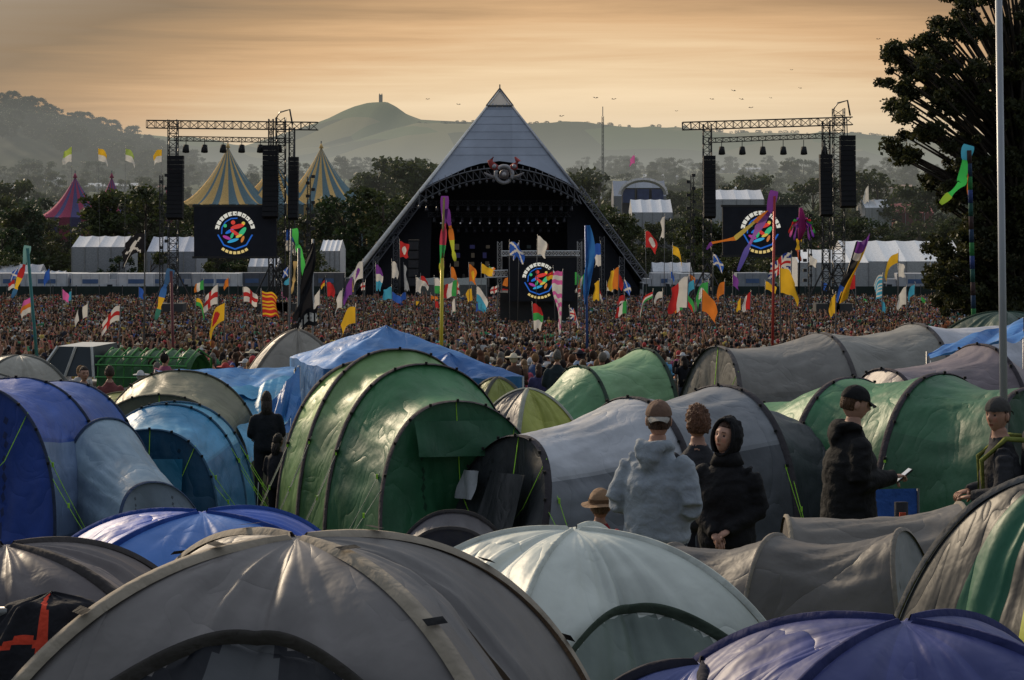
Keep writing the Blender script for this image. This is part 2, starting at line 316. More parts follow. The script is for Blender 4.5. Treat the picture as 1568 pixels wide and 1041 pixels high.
for s in(-1,1): mb.bar(front(cx+s*halfw(zA-2.9),zA-2.9)-Vector((0,.2,0)),A-Vector((0,.2,0)),.12,(.1,.09,.08))
mb.bar(front(cx-halfw(zA-2.9),zA-2.9)-Vector((0,.2,0)),front(cx+halfw(zA-2.9),zA-2.9)-Vector((0,.2,0)),.12,(.1,.09,.08))
mb.bar(A-Vector((0,.3,3)),A+Vector((0,-.3,.6)),.1,(.1,.09,.08))
mb.obj('edge_beams',parent=st)
mb=MB(); K=24
def arc(u,dz=0,dy=0):
    x=cx-12+24.4*u; base=Z(297,304); z=base+3.9*math.sin(math.pi*u)**.75; return Vector((x,yb+2+dy,z+dz))
mb.grid(lambda u,v:arc(u,-.1,-2+14*v),K,2,(.03,.03,.035),'matte')
for k in range(K):
    a,b=k/K,(k+1)/K
    for dz in(0,-1.5): 
        for dy in(-2,-.8): mb.bar(arc(a,dz,dy),arc(b,dz,dy),.11,(.10,.10,.11))
    mb.bar(arc(a,0,-2),arc(b,-1.5,-2),.07,(.11,.11,.12)); mb.bar(arc(a,-1.5,-2),arc(a,0,-2),.07,(.11,.11,.12))
    mb.ell(arc(a,-1.9,-2),(.22,.22,.3),(.10,.10,.11),'metal',6,4)
for k in range(26):
    u=k/25; mb.bar(arc(u,0,-2),arc(u,.55,-2),.05,(.2,.2,.22))
mb.obj('canopy_truss',parent=st)
mb=MB()
zt_=zb+.62*Hh; hb=halfw(zb)-1.2; ht=halfw(zt_)-1.0; yw=yb+17
mb.add([(cx-hb,yw,zb),(cx+hb,yw,zb),(cx+ht,yw,zt_),(cx-ht,yw,zt_)],[(0,1,2,3)],(.010,.010,.013))
mb.box((cx,yb+9,zb+1),(38,16,2),(.015,.015,.017)); mb.box((cx,yb+.2,zb+1.2),(42,.3,2.4),(.01,.01,.012))
for s in(-1,1):
    mb.add([Vector((cx+s*10.5,yb+1,zb)),Vector((cx+s*22.5,yb+1.2,zb)),Vector((cx+s*(halfw(zb+14)-.6),yb+11,zb+14)),Vector((cx+s*10.5,yb+12,zb+16.5))],[(0,1,2,3)],(.012,.012,.015),'cloth')
    mb.box((cx+s*12.8,yb-.6,zb+6),(1.6,1.6,7),(.02,.02,.022)); 
    for k in range(5): mb.box((cx+s*12.8,yb-1.5,zb+3.2+k*1.35),(1.5,.2,1.1),(.04,.04,.045),'metal')
    mb.truss((cx+s*15.5,yb-.5,zb),(cx+s*15.5,yb-.5,zb+10),.7,(.10,.10,.11),14,.05); mb.truss((cx+s*18.5,yb-.5,zb),(cx+s*18.5,yb-.5,zb+7),.7,(.12,.12,.13),10,.05)
for row,(zz,yy) in enumerate([(15.0,4),(13.2,8),(11.6,12)]):
    mb.truss((cx-12+row,yb+yy,zb+zz),(cx+12-row,yb+yy,zb+zz),.7,(.05,.05,.055),30,.05)
    for k in range(15): 
        q=cx-11+row+k*(22-2*row)/14; mb.tube([(q,yb+yy-.3,zb+zz-.5),(q,yb+yy-.6,zb+zz-1.2)],[.2,.28],(.05,.05,.06),6,'metal')
mb.obj('stage_interior',parent=st)
mb=MB(); rs=random.Random(4)
for k in range(9):
    q=cx-9+k*2.3; 
    for j in range(4):
        if rs.random()<.7: mb.box((q+rs.uniform(-.3,.3),yb+15,zb+4+j*1.35),(rs.uniform(.5,.9),.2,rs.uniform(.5,1)),[(.06,.026,.02),(.016,.016,.05),(.04,.034,.026),(.01,.014,.016)][rs.randrange(4)],'screen')
for k in range(13): mb.ell((cx-9+k*1.5,yb+7.4,zb+11.9),(.13,.13,.13),(.22,.22,.25),'screen',6,4)
for k in range(14): mb.tube([(cx-8+k*1.25,yb+6+rs.uniform(0,5),zb+2),(cx-8+k*1.25,yb+8,zb+2+rs.uniform(1,2))],[.35,.25],[(.03,.03,.03),(.06,.02,.02),(.08,.07,.06)][k%3],6,'cloth')
mb.obj('band_and_lights',parent=st)
mb=MB(); c0=P(772,267,297)
mb.tube([c0+Vector((1.25*math.cos(a),-.2,1.25*math.sin(a))) for a in np.linspace(0,6.2832,25)],.28,(.30,.29,.30),8,'metal',False)
mb.ell(c0,(.75,.5,.75),(.16,.14,.14),'metal',14,8); mb.ell(c0-Vector((0,.5,0)),(.35,.3,.35),(.45,.42,.42),'metal')
for s in(-1,1):
    mb.tube([c0+Vector((s*.9,0,.8)),c0+Vector((s*1.7,0,1.3)),c0+Vector((s*2.1,-.2,2.0)),c0+Vector((s*1.6,-.2,2.6))],[.45,.55,.42,.12],(.30,.05,.045),8)
    mb.ell(c0+Vector((s*1.5,-.4,1.2)),(.35,.3,.35),(.3,.3,.33),'metal')
    mb.tube([c0+Vector((s*1.1,0,-.6)),c0+Vector((s*2.2,0,-.2)),c0+Vector((s*3,0,.3))],[.3,.22,.08],(.2,.19,.2),6)
mb.obj('mask_sculpture',parent=st)
for nm,xa,xb in (('hoarding_fence',-60,520),('hoarding_fence',985,1475)):
    mb=MB(); d=293; xx0,xx1=X(xa,d),X(xb,d); n=int((xx1-xx0)/3.4)
    for k in range(n):
        x=xx0+(k+.5)*3.4; g=.9+.2*random.random(); mb.box((x,d,zb+1.45),(3.35,.1,2.7),(.022*g,.034*g,.03*g)); mb.box((x+1.7,d-.1,zb+1.5),(.12,.12,2.9),(.09,.09,.09),'metal')
    mb.obj(nm)
# ---------------------------------------------------------------- logo on screens
def logo(mb,c,r,y):
    cxx,cz=c
    def disc(px,pz,rx,rz,col,dy,rot=0,n=14):
        vs=[]
        for k in range(n):
            a=6.2832*k/n; u=rx*math.cos(a); v=rz*math.sin(a); vs.append((cxx+px*r+(u*math.cos(rot)-v*math.sin(rot))*r,y-dy,cz+pz*r+(u*math.sin(rot)+v*math.cos(rot))*r))
        mb.add(vs,[tuple(range(n))],col,'screen')
    def seg(a0,a1,r0,r1,col,dy):
        vs=[]; 
        for k in range(5):
            a=a0+(a1-a0)*k/4; vs+=[(cxx+r*r0*math.cos(a),y-dy,cz+r*r0*math.sin(a)),(cxx+r*r1*math.cos(a),y-dy,cz+r*r1*math.sin(a))]
        mb.add(vs,[(2*k,2*k+1,2*k+3,2*k+2) for k in range(4)],col,'screen')
    white=(.75,.72,.62); D=math.radians
    for k in range(11): seg(D(172-k*15),D(160-k*15),.82,1.02,white,.02)
    for k in range(12):
        if k%3!=1: seg(D(172-k*13.6),D(168-k*13.6),.88,.94,(.02,.02,.02),.03)
    for k in range(7): seg(D(232+k*11),D(240+k*11),1.0,1.14,(.75,.55,.2),.02)
    seg(D(190),D(350),.84,.92,(.02,.12,.5),.02); seg(D(80),D(190),.66,.72,(.02,.12,.5),.02)
    disc(-.28,.02,.24,.08,(.02,.16,.6),.03,.5); disc(-.42,-.3,.22,.08,(.4,.05,.3),.03,-.4); disc(.12,.26,.36,.11,(.65,.05,.04),.04,.25); disc(.36,-.02,.30,.12,(.05,.45,.2),.05,.9); disc(.0,-.06,.30,.09,(.65,.05,.04),.06,-.6)
    disc(-.1,-.45,.30,.08,(.04,.35,.6),.05,.3); disc(.38,-.38,.18,.07,(.6,.2,.05),.04,1.2); disc(-.1,.46,.11,.11,(.65,.06,.04),.04); disc(.42,.42,.09,.09,(.65,.5,.08),.04); disc(-.5,.3,.09,.09,(.05,.45,.2),.04); disc(-.15,-.2,.16,.07,(.05,.45,.2),.07,1.2); disc(.2,-.22,.18,.07,(.65,.5,.08),.07,.4)
K1=(.04,.038,.037)
cols2={'L':[(265,183,1.0),(430,180,1.0),(415,182,.5),(447,195,.6)],'R':[(1083,190,.9),(1265,185,.8),(1284,166,1.2)]}
def pa_tower(name,side,cols,scr,arr,d,htr,strings):
    par=empty(name); g=gz(d); mb=MB()
    (xa,ya),(xb,yb2)=htr
    mb.truss(P(xa,ya+3,d),P(xb,yb2+3,d),.85,K1,20,.06)
    mb.truss(P(min(cols)+2,ya+25,d-.5),P(max(cols)-2,yb2+25,d-.5),.5,K1,18,.045)
    for x,top,wd in cols2[side]:
        mb.truss((X(x,d),d,g),(X(x,d),d,Z(top,d)),wd,K1,30,.055)
    for x,y0_,y1_ in strings:
        mb.truss((X(x,d+2),d+2,g),(X(x,d+2),d+2,Z(y0_,d)),.35,(.03,.03,.03),30,.03)
        for k in range(14): zz=Z(y0_,d)+(Z(y1_,d)-Z(y0_,d))*k/13; mb.box((X(x,d)+.3*(-1)**k,d+1.7,zz),(.4,.5,.35),(.05,.05,.05))
    x0,x1=min(cols),max(cols)
    for k in range(6):
        q=P(x0+(x1-x0)*(k+.7)/6.4,ya+24,d); mb.bar(q,q-Vector((0,0,.9)),.04,K1); mb.tube([q-Vector((0,0,.8)),q-Vector((0,.2,1.6))],[.3,.4],(.03,.03,.03),7)
    mx_=max(cols2[side],key=lambda q:-q[1]); q=P(mx_[0],mx_[1],d); mb.tube([q+Vector((-.6,0,-.2)),q+Vector((-.1,0,.6)),q+Vector((1.0,0,.9)),q+Vector((1.3,0,-.8))],.1,K1,4,'metal')
    mb.obj('truss_frame',parent=par)
    mb=MB()
    for x0_,y0_,x1_,y1_ in arr:
        n=14; a=P((x0_+x1_)/2,y0_,d-1.2); b=P((x0_+x1_)/2,y1_,d-1.2); wd=(x1_-x0_)*d/F
        for k in range(n):
            f=(k+.5)/n; c_=a.lerp(b,f); c_.y-=.5*f*f; R_=Matrix.Rotation(-.28*f*f,3,'X'); mb.box(c_,(wd,1.1,(a.z-b.z)/n*.93),(.012,.012,.014),'matte',R_)
        mb.bar(a,a+Vector((0,.5,2)),.06,K1)
    mb.obj('line_array_speakers',parent=par)
    mb=MB(); x0_,y0_,x1_,y1_=scr; c_=P((x0_+x1_)/2,(y0_+y1_)/2,d-.8); wd=(x1_-x0_)*d/F; hh=(y1_-y0_)*d/F
    mb.box(c_,(wd,.5,hh),(.020,.022,.030)); 
    for k in range(9): mb.box((c_.x-wd/2+wd*k/8,c_.y+.1,c_.z),(.06,.52,hh+.2),(.03,.03,.03),'metal')
    for s in(-1,1): mb.box((c_.x,c_.y,c_.z+s*(hh/2+.12)),(wd+.4,.6,.25),(.03,.03,.03),'metal')
    logo(mb,(c_.x,c_.z+.0),2.2,c_.y-.26); mb.obj('video_screen',parent=par)
    mb=MB()
    for x,top,wd in cols2[side]:
        mb.box((X(x,d),d,g+1.3),(2.6,2.6,2.6),(.06,.06,.06)); 
        for s in(-1,1): mb.bar((X(x,d)+s*3.5,d,g),(X(x,d),d,g+7),.09,K1)
    mb.obj('ballast',parent=par)
pa_tower('pa_screen_tower','L',[265,447],(298,317,423,392),[(257,238,281,335),(403,222,426,333),(442,240,457,335)],222,((225,187),(487,190)),[(247,268,400),(473,270,400)])
pa_tower('pa_screen_tower','R',[1083,1284],(1107,317,1222,390),[(1077,238,1095,333),(1255,236,1273,330),(1286,207,1309,317)],222,((1045,190),(1305,182)),[(1060,268,400),(1240,330,430)])
par=empty('mixing_tower_scaffold'); d=185; g=gz(d); mb=MB()
for x in(765,790,870,888):
    mb.truss((X(x,d),d+1,g),(X(x,d),d+1,Z(370 if x in(765,888) else 392,d)),.4,(.25,.25,.25),18,.04)
mb.truss(P(768,388,d),P(888,388,d),.45,(.55,.55,.55),22,.045); mb.truss(P(742,420,d),P(790,418,d),.6,(.5,.5,.5),8,.05)
mb.box(P(825,470,d)+Vector((0,3,0)),(7.2,5,2.6),(.03,.03,.03)); mb.obj('scaffold',parent=par)
mb=MB(); c_=P(829,428,d-.6); mb.box(c_,(6.2,.4,4),(.014,.015,.020)); mb.box((c_.x,c_.y,c_.z+2.1),(6.4,.5,.2),(.04,.04,.04)); logo(mb,(c_.x-.2,c_.z),1.55,c_.y-.22); mb.obj('video_screen',parent=par)
# ---------------------------------------------------------------- circus tents & marquees
def big_top(name,peaks,eave,cols,nst,d,depth):
    mb=MB(); g=gz(d)
    for pi,(px,py,rpx) in enumerate(peaks):
        c=Vector((X(px,d),d+pi*2,0)); zt=Z(py,d); ze=Z(eave,d); R0=rpx*d/F
        def fn(u,v):
            a=6.2832*u; r=R0*v; sc=1+.05*math.cos(a*nst/2)*v
            z=ze+(zt-ze)*((1-v)**1.9*.70+.30*(1-v)) ; return Vector((c.x+r*sc*math.cos(a),c.y+r*sc*math.sin(a)*depth,z-.5*abs(math.sin(a*nst/4))*v))
        mb.grid(fn,nst*2,12,lambda u,v:cols[int(u*nst)%2],'cloth')
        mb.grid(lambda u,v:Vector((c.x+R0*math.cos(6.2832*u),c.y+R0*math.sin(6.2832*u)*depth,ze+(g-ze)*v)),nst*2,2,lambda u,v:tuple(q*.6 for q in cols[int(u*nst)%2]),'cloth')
        mb.bar((c.x,c.y,zt-.5),(c.x,c.y,zt+1.2),.12,(.2,.2,.2)); mb.tube([(c.x,c.y,zt-.3),(c.x,c.y,zt+.8)],[.5,.05],cols[0],6)
    return mb.obj(name)
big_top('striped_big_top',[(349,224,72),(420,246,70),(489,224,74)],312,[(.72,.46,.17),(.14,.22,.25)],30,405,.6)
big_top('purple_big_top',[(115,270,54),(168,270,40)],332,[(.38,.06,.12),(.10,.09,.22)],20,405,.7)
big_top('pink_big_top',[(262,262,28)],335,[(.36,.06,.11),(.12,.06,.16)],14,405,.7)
def marquee(name,px0,px1,pyr,pye,d,nb=1,col=(.74,.74,.76),depth=12):
    mb=MB(); g=gz(d)-2; x0,x1=X(px0,d),X(px1,d); ze=Z(pye,d); zr=Z(pyr,d); n=max(4,int((x1-x0)/3))
    def roof(u,v):
        t=abs(v*2-1); return Vector((x0+(x1-x0)*u,d+depth*v,ze+(zr-ze)*(1-t)-.15*abs(math.sin(u*n*math.pi))))
    mb.grid(roof,n*4,6,lambda u,v:tuple(c*(.9 if int(u*n)%2 else 1) for c in col),'cloth',False)
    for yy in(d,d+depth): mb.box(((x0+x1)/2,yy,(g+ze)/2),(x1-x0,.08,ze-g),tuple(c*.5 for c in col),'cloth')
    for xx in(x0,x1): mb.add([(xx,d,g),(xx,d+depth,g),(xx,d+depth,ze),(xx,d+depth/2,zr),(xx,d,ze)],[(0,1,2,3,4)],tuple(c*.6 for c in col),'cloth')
    for k in range(n+1): mb.box((x0+(x1-x0)*k/n,d-.08,(g+ze)/2),(.15,.12,ze-g),(.25,.25,.25),'metal')
    return mb.obj(name)
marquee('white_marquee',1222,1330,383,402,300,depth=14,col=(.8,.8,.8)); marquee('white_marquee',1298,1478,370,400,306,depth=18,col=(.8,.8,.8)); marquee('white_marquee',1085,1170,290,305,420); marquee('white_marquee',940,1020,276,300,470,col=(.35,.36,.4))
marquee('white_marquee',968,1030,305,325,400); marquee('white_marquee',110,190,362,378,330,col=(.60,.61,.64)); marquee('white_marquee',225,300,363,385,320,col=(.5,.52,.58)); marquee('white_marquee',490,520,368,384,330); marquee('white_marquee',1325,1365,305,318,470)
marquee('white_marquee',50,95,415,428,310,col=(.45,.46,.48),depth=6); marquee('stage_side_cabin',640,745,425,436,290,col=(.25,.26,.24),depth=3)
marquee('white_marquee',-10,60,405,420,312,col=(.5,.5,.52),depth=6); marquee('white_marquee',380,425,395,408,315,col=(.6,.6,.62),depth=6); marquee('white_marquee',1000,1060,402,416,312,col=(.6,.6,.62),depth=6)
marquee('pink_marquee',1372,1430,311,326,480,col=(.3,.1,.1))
def gm(px0,px1,d,h,col):
    g=gz(d); ye=HZ-(g+h)*F/d; marquee('festival_marquee',px0,px1,ye-2.2*F/d,ye,d,col=col,depth=14)
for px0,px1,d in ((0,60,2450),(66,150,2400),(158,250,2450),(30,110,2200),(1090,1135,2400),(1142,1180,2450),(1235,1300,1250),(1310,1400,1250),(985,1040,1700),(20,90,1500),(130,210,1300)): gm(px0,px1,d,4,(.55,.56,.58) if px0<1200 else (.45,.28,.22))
for k in range(120):
    d=R(420,1300); px=random.choice([R(0,540),R(900,1500)]); g_=gz(d); h=R(3,5); w_=R(4,11)*F/d; py=HZ-(g_+h)*F/d
    cc=random.choice([(.7,.7,.72),(.5,.5,.54),(.3,.3,.32),(.35,.12,.1),(.12,.18,.3),(.5,.45,.3)])
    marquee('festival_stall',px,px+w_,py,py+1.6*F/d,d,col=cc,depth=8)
mb=MB(); d=440; c_=P(985,298,d); Rr=35*d/F
for k in range(12):
    a=math.pi*k/12; b=math.pi*(k+1)/12
    mb.bar(c_+Vector((Rr*math.cos(a),0,Rr*.65*math.sin(a))),c_+Vector((Rr*math.cos(b),0,Rr*.65*math.sin(b))),.5,(.4,.38,.36))
for s in(-1,0,1): mb.box(c_+Vector((s*3.2,.5,-.3)),(2.6,.4,3),(.04,.06,.15))
mb.box(c_+Vector((0,2,-8)),(9.2,1,19),(.04,.04,.05)); mb.obj('arched_venue')
def box_truck(name,px,d,col,L_=7,face=1):
    mb=MB(); g=gz(d)+.02; s=face
    mb.box((0,0,2.25),(L_*.72,2.4,2.5),col,'metal'); mb.box((s*L_*.47,0,1.55),(L_*.2,2.3,1.7),tuple(c*.9 for c in col),'metal'); mb.box((s*L_*.45,0,2.6),(L_*.15,2.1,.5),tuple(c*.85 for c in col),'metal')
    mb.box((s*L_*.5,-1.17,1.9),(L_*.1,.04,.7),(.02,.025,.03)); mb.box((s*(L_*.57+.02),0,1.95),(.05,1.9,.7),(.02,.025,.03)); mb.box((0,0,.8),(L_,2.1,.3),(.04,.04,.04))
    for k in range(5): mb.box((-L_*.34+k*L_*.17,-1.215,2.25),(.05,.03,2.4),tuple(c*.6 for c in col))
    mb.box((0,-1.23,2.6),(L_*.3,.03,.5),(.1,.16,.3))
    for x in(-L_*.28,-L_*.12,L_*.42*s):
        for y in(-1.1,1.1): mb.tube([(x,y-.14,.5),(x,y+.14,.5)],.5,(.02,.02,.02),14)
    o=mb.obj(name,(X(px,d),d,g),R(-.2,.2)); o.scale=(1.1,1.1,1.3); return o
for px,c_,l_ in [(18,(.5,.5,.52),7),(75,(.62,.63,.65),8),(108,(.65,.66,.68),6),(140,(.7,.7,.7),7),(172,(.40,.42,.44),6),(210,(.7,.7,.72),7),(240,(.45,.46,.48),5),(290,(.2,.22,.25),6),(318,(.45,.46,.48),6),(345,(.7,.7,.7),6),(385,(.12,.13,.15),6),(500,(.12,.12,.13),7),(1020,(.6,.6,.62),6),(1060,(.6,.6,.6),6),(1150,(.3,.32,.35),6),(1400,(.5,.5,.52),7)]:
    box_truck('box_truck',px,R(296,300),c_,l_,random.choice((1,-1)))
mb=MB(); mb.truss((X(923,600),600,-16),(X(923,600),600,Z(178,600)),.5,(.12,.12,.12),30,.08); mb.bar((X(923,600),600,Z(178,600)),(X(923,600),600,Z(163,600)),.12,(.12,.12,.12)); mb.obj('radio_mast')
mb=MB(); rs=random.Random(5)
for px,py in [(1090,152),(1123,139),(1135,152),(1212,107),(912,150),(860,178),(655,152),(702,160),(1036,170),(1225,135),(1150,165),(940,152),(1345,60),(1180,150)]:
    p=P(px,py,150); s=rs.uniform(.07,.12); t=rs.uniform(-.4,.4)
    mb.add([p+Vector((-1.9*s,0,(.5+t)*s)),p+Vector((-.8*s,.3*s,.75*s)),p,p+Vector((.8*s,.3*s,.75*s)),p+Vector((1.9*s,0,(.3-t)*s)),p+Vector((0,.8*s,-.1*s)),p+Vector((0,-.5*s,-.2*s))],[(0,1,6),(1,2,6),(1,2,5),(2,3,6),(2,3,5),(3,4,6)],(.03,.03,.03))
mb.obj('flock_of_birds')
# ---------------------------------------------------------------- crowd
tops=[(.02,.02,.025),(.03,.03,.04),(.55,.54,.53),(.05,.09,.26),(.38,.06,.05),(.05,.08,.04),(.12,.12,.13),(.65,.65,.65),(.03,.06,.14),(.30,.08,.14),(.09,.28,.46),(.48,.35,.09),(.02,.16,.13),(.12,.07,.05),(.38,.12,.05),(.015,.015,.015),(.015,.015,.02),(.03,.025,.025),(.18,.16,.14),(.05,.24,.11),(.28,.36,.5),(.45,.4,.33)]
skins=[(.30,.15,.10),(.37,.20,.13),(.23,.11,.075),(.42,.24,.17),(.07,.04,.025)]
hairs=[(.02,.013,.01),(.04,.022,.013),(.015,.011,.01),(.18,.10,.045),(.09,.04,.02),(.15,.13,.11)]
def lowman(mb,x,y,rs,z=0):
    k=rs.uniform(.82,1.10); a=rs.gauss(0,.6); ca,sa=math.cos(a),math.sin(a)
    def T(u,v,w_): return (x+(u*ca-v*sa)*k,y+(u*sa+v*ca)*k,z+w_*k)
    t=rs.choice(tops); g=rs.uniform(.6,1.25); t=tuple(c*g for c in t); sk=rs.choice(skins); hr=rs.choice(hairs); lg=rs.choice([(.02,.025,.04),(.03,.04,.08),(.12,.10,.08),(.02,.02,.02)])
    for s in(-1,1): mb.tube([T(s*.1,0,0),T(s*.1,0,.9)],[.07,.1],lg,5,'crowd')
    mb.tube([T(0,0,.82),T(0,0,1.1),T(0,0,1.33),T(0,0,1.46)],[(.2,.13),(.18,.12),(.23,.13),(.12,.08)],t,8,'crowd',True,True,up=(ca,sa,0))
    if rs.random()<.05:
        for s in(-1,1): mb.tube([T(s*.2,0,1.4),T(s*.3,.1,1.6),T(s*.22,.1,1.95)],[.06,.045,.035],sk,5,'crowd')
    else:
        sl=t if rs.random()<.6 else sk
        for s in(-1,1):
            mb.tube([T(s*.23,0,1.4),T(s*.27,-.02,1.2)],[.06,.055],t,5,'crowd'); mb.tube([T(s*.27,-.02,1.2),T(s*.26,.04,1.1),T(s*.2,.2,1.1)],[.045,.045,.035],sl,5,'crowd')
    mb.tube([T(0,0,1.44),T(0,.01,1.53)],.055,sk,6,'crowd')
    hat=rs.random()<.18; hc=rs.choice([(.55,.48,.36),(.45,.45,.45),(.02,.02,.03),(.38,.05,.05)]) if hat else hr
    mb.ell(T(0,.02,1.59),(.08,.09,.115),sk,'crowd',8,5); mb.ell(T(0,-.025,1.625),(.096,.105,.12),hc,'crowd',8,5)
    if hat and rs.random()<.6: mb.tube([T(0,0,1.63),T(0,0,1.65)],.19,hc,10,'crowd')
    if not hat and rs.random()<.4: mb.tube([T(0,-.06,1.6),T(0,-.1,1.35)],[.1,.07],hr,6,'crowd')
patches=[]
for i in range(8):
    rs=random.Random(100+i); mb=MB()
    for a in range(7):
        for b in range(7): 
            if rs.random()<(.78 if i<5 else .55): lowman(mb,-2.5+(a+.5)*5/7+rs.uniform(-.5,.5),-2.5+(b+.5)*5/7+rs.uniform(-.5,.5),rs)
    patches.append(mb.mesh('crowd_patch_%d'%i))
cpar=empty('festival_crowd'); k=0; y=60
while y<287:
    slope=math.atan((gz(y+2.5)-gz(y-2.5))/5)
    x=X(-70,y)+R(-2,2)
    while x<X(1455 if y>80 else 1500,y):
        if not (abs(y-187)<4 and abs(x-X(829,187))<5.5) and random.random()<(.95 if y>90 else .8):
            o=bpy.data.objects.new('crowd_patch_%d'%k,random.choice(patches)); k+=1; scene.collection.objects.link(o); o.parent=cpar
            o.location=(x+R(-.3,.3),y,gz(y)); o.rotation_euler=(slope,0,R(-.15,.15)+(math.pi if random.random()<.08 else 0))
        x+=5
    y+=5
# ---------------------------------------------------------------- flags
RD,WH,BL,YE,GR,BK,PU,PK,OR,CY=(.45,.03,.03),(.62,.6,.56),(.03,.10,.42),(.7,.42,.03),(.05,.32,.08),(.015,.015,.018),(.18,.05,.28),(.6,.12,.35),(.6,.18,.03),(.06,.33,.5)
def pat(k):
    if k=='eng': return lambda u,v: RD if abs(u-.5)<.09 or abs(v-.5)<.13 else WH
    if k=='scot': return lambda u,v: WH if abs(u-v)<.1 or abs(u+v-1)<.1 else BL
    if k=='uk': return lambda u,v: RD if abs(u-.5)<.07 or abs(v-.5)<.1 else (WH if abs(u-.5)<.13 or abs(v-.5)<.18 or abs(u-v)<.08 or abs(u+v-1)<.08 else (.02,.04,.2))
    if k=='corn': return lambda u,v: WH if abs(u-.5)<.08 or abs(v-.5)<.12 else BK
    if k=='skull': return lambda u,v: WH if (u-.5)**2+(v-.45)**2<.03 or (abs(abs(u-.5)-abs(v-.6))<.06 and abs(u-.5)<.35) else BK
    if isinstance(k,tuple) and k[0]=='h': return lambda u,v:k[1+int(v*(len(k)-1)*.999)]
    if isinstance(k,tuple) and k[0]=='v': return lambda u,v:k[1+int(u*(len(k)-1)*.999)]
    if isinstance(k,tuple) and k[0]=='d': return lambda u,v:k[1] if (u-.5)**2+(v-.5)**2<.07 else k[2]
    if isinstance(k,tuple) and k[0]=='s': return lambda u,v:k[1+int(v*12)%(len(k)-1)]
    return lambda u,v:k
fr=random.Random(11)
def flag(name,px,yt,d,wp,hp,k,dr=1,droop=.3,polecol=(.12,.12,.12),polr=.025,ext=4,lean=None,wav=.16):
    mb=MB(); s=d/F; zt=Z(yt,d); x=X(px,d); g=gz(d); w_=wp*s; h=hp*s; H_=zt-g
    if lean is None: lean=fr.uniform(-5,5)
    pt=lambda z:Vector((x+lean*s*(z-zt)/H_,d,z))
    mb.tube([pt(g),pt(zt-H_*.3),pt(zt+ext*s)],[polr,polr,polr*.7],polecol,6,'metal')
    ph=fr.uniform(0,6); tilt=fr.uniform(-.25,.5)
    def fn(u,v):
        p=pt(zt-h*v*(1-.15*u)); q=u*w_
        return p+Vector((dr*(q*(1-droop*.35*u)+polr)+.06*h*math.sin(v*5+ph)*u,w_*wav*u*math.sin(5*u+ph+2*v)+.02,-droop*q*(u**.7)*1.0-tilt*q*.4+.07*w_*math.sin(7*u+ph)-.05*h*math.sin(9*u+ph)*v))
    mb.grid(fn,22,14,pat(k),'flag'); return mb.obj(name)
def streamer(mb,pts,wd,cols,d):
    s=d/F; P_=[P(a,b,d) for a,b in pts]; n=40
    def at(t):
        q=t*(len(P_)-1); i=min(int(q),len(P_)-2); f=q-i; f=f*f*(3-2*f); return P_[i].lerp(P_[i+1],f)
    def fn(u,v):
        p=at(u); t=(at(min(1,u+.02))-at(max(0,u-.02))).normalized(); nrm=Vector((-t.z,0,t.x)); return p+nrm*((v-.5)*wd*s*(1-.5*u)*(1+.35*math.sin(u*17)))+Vector((0,.3*math.sin(u*9+v),0))*s*8
    mb.grid(fn,n,2,lambda u,v:cols[int(u*len(cols)*.999)],'flag')
def pole(mb,x0,y0,x1,y1,d,r,col,cols=None,n=12):
    a,b=P(x0,y0,d),P(x1,y1,d); a.z=min(a.z,gz(d)) if cols is None and y0>480 else a.z
    if cols:
        a.z=gz(d)
        for k in range(n): mb.tube([a.lerp(b,k/n),a.lerp(b,(k+1)/n)],r,cols[k%len(cols)],8,'cloth')
    else: mb.tube([a,b],r,col,8,'metal')
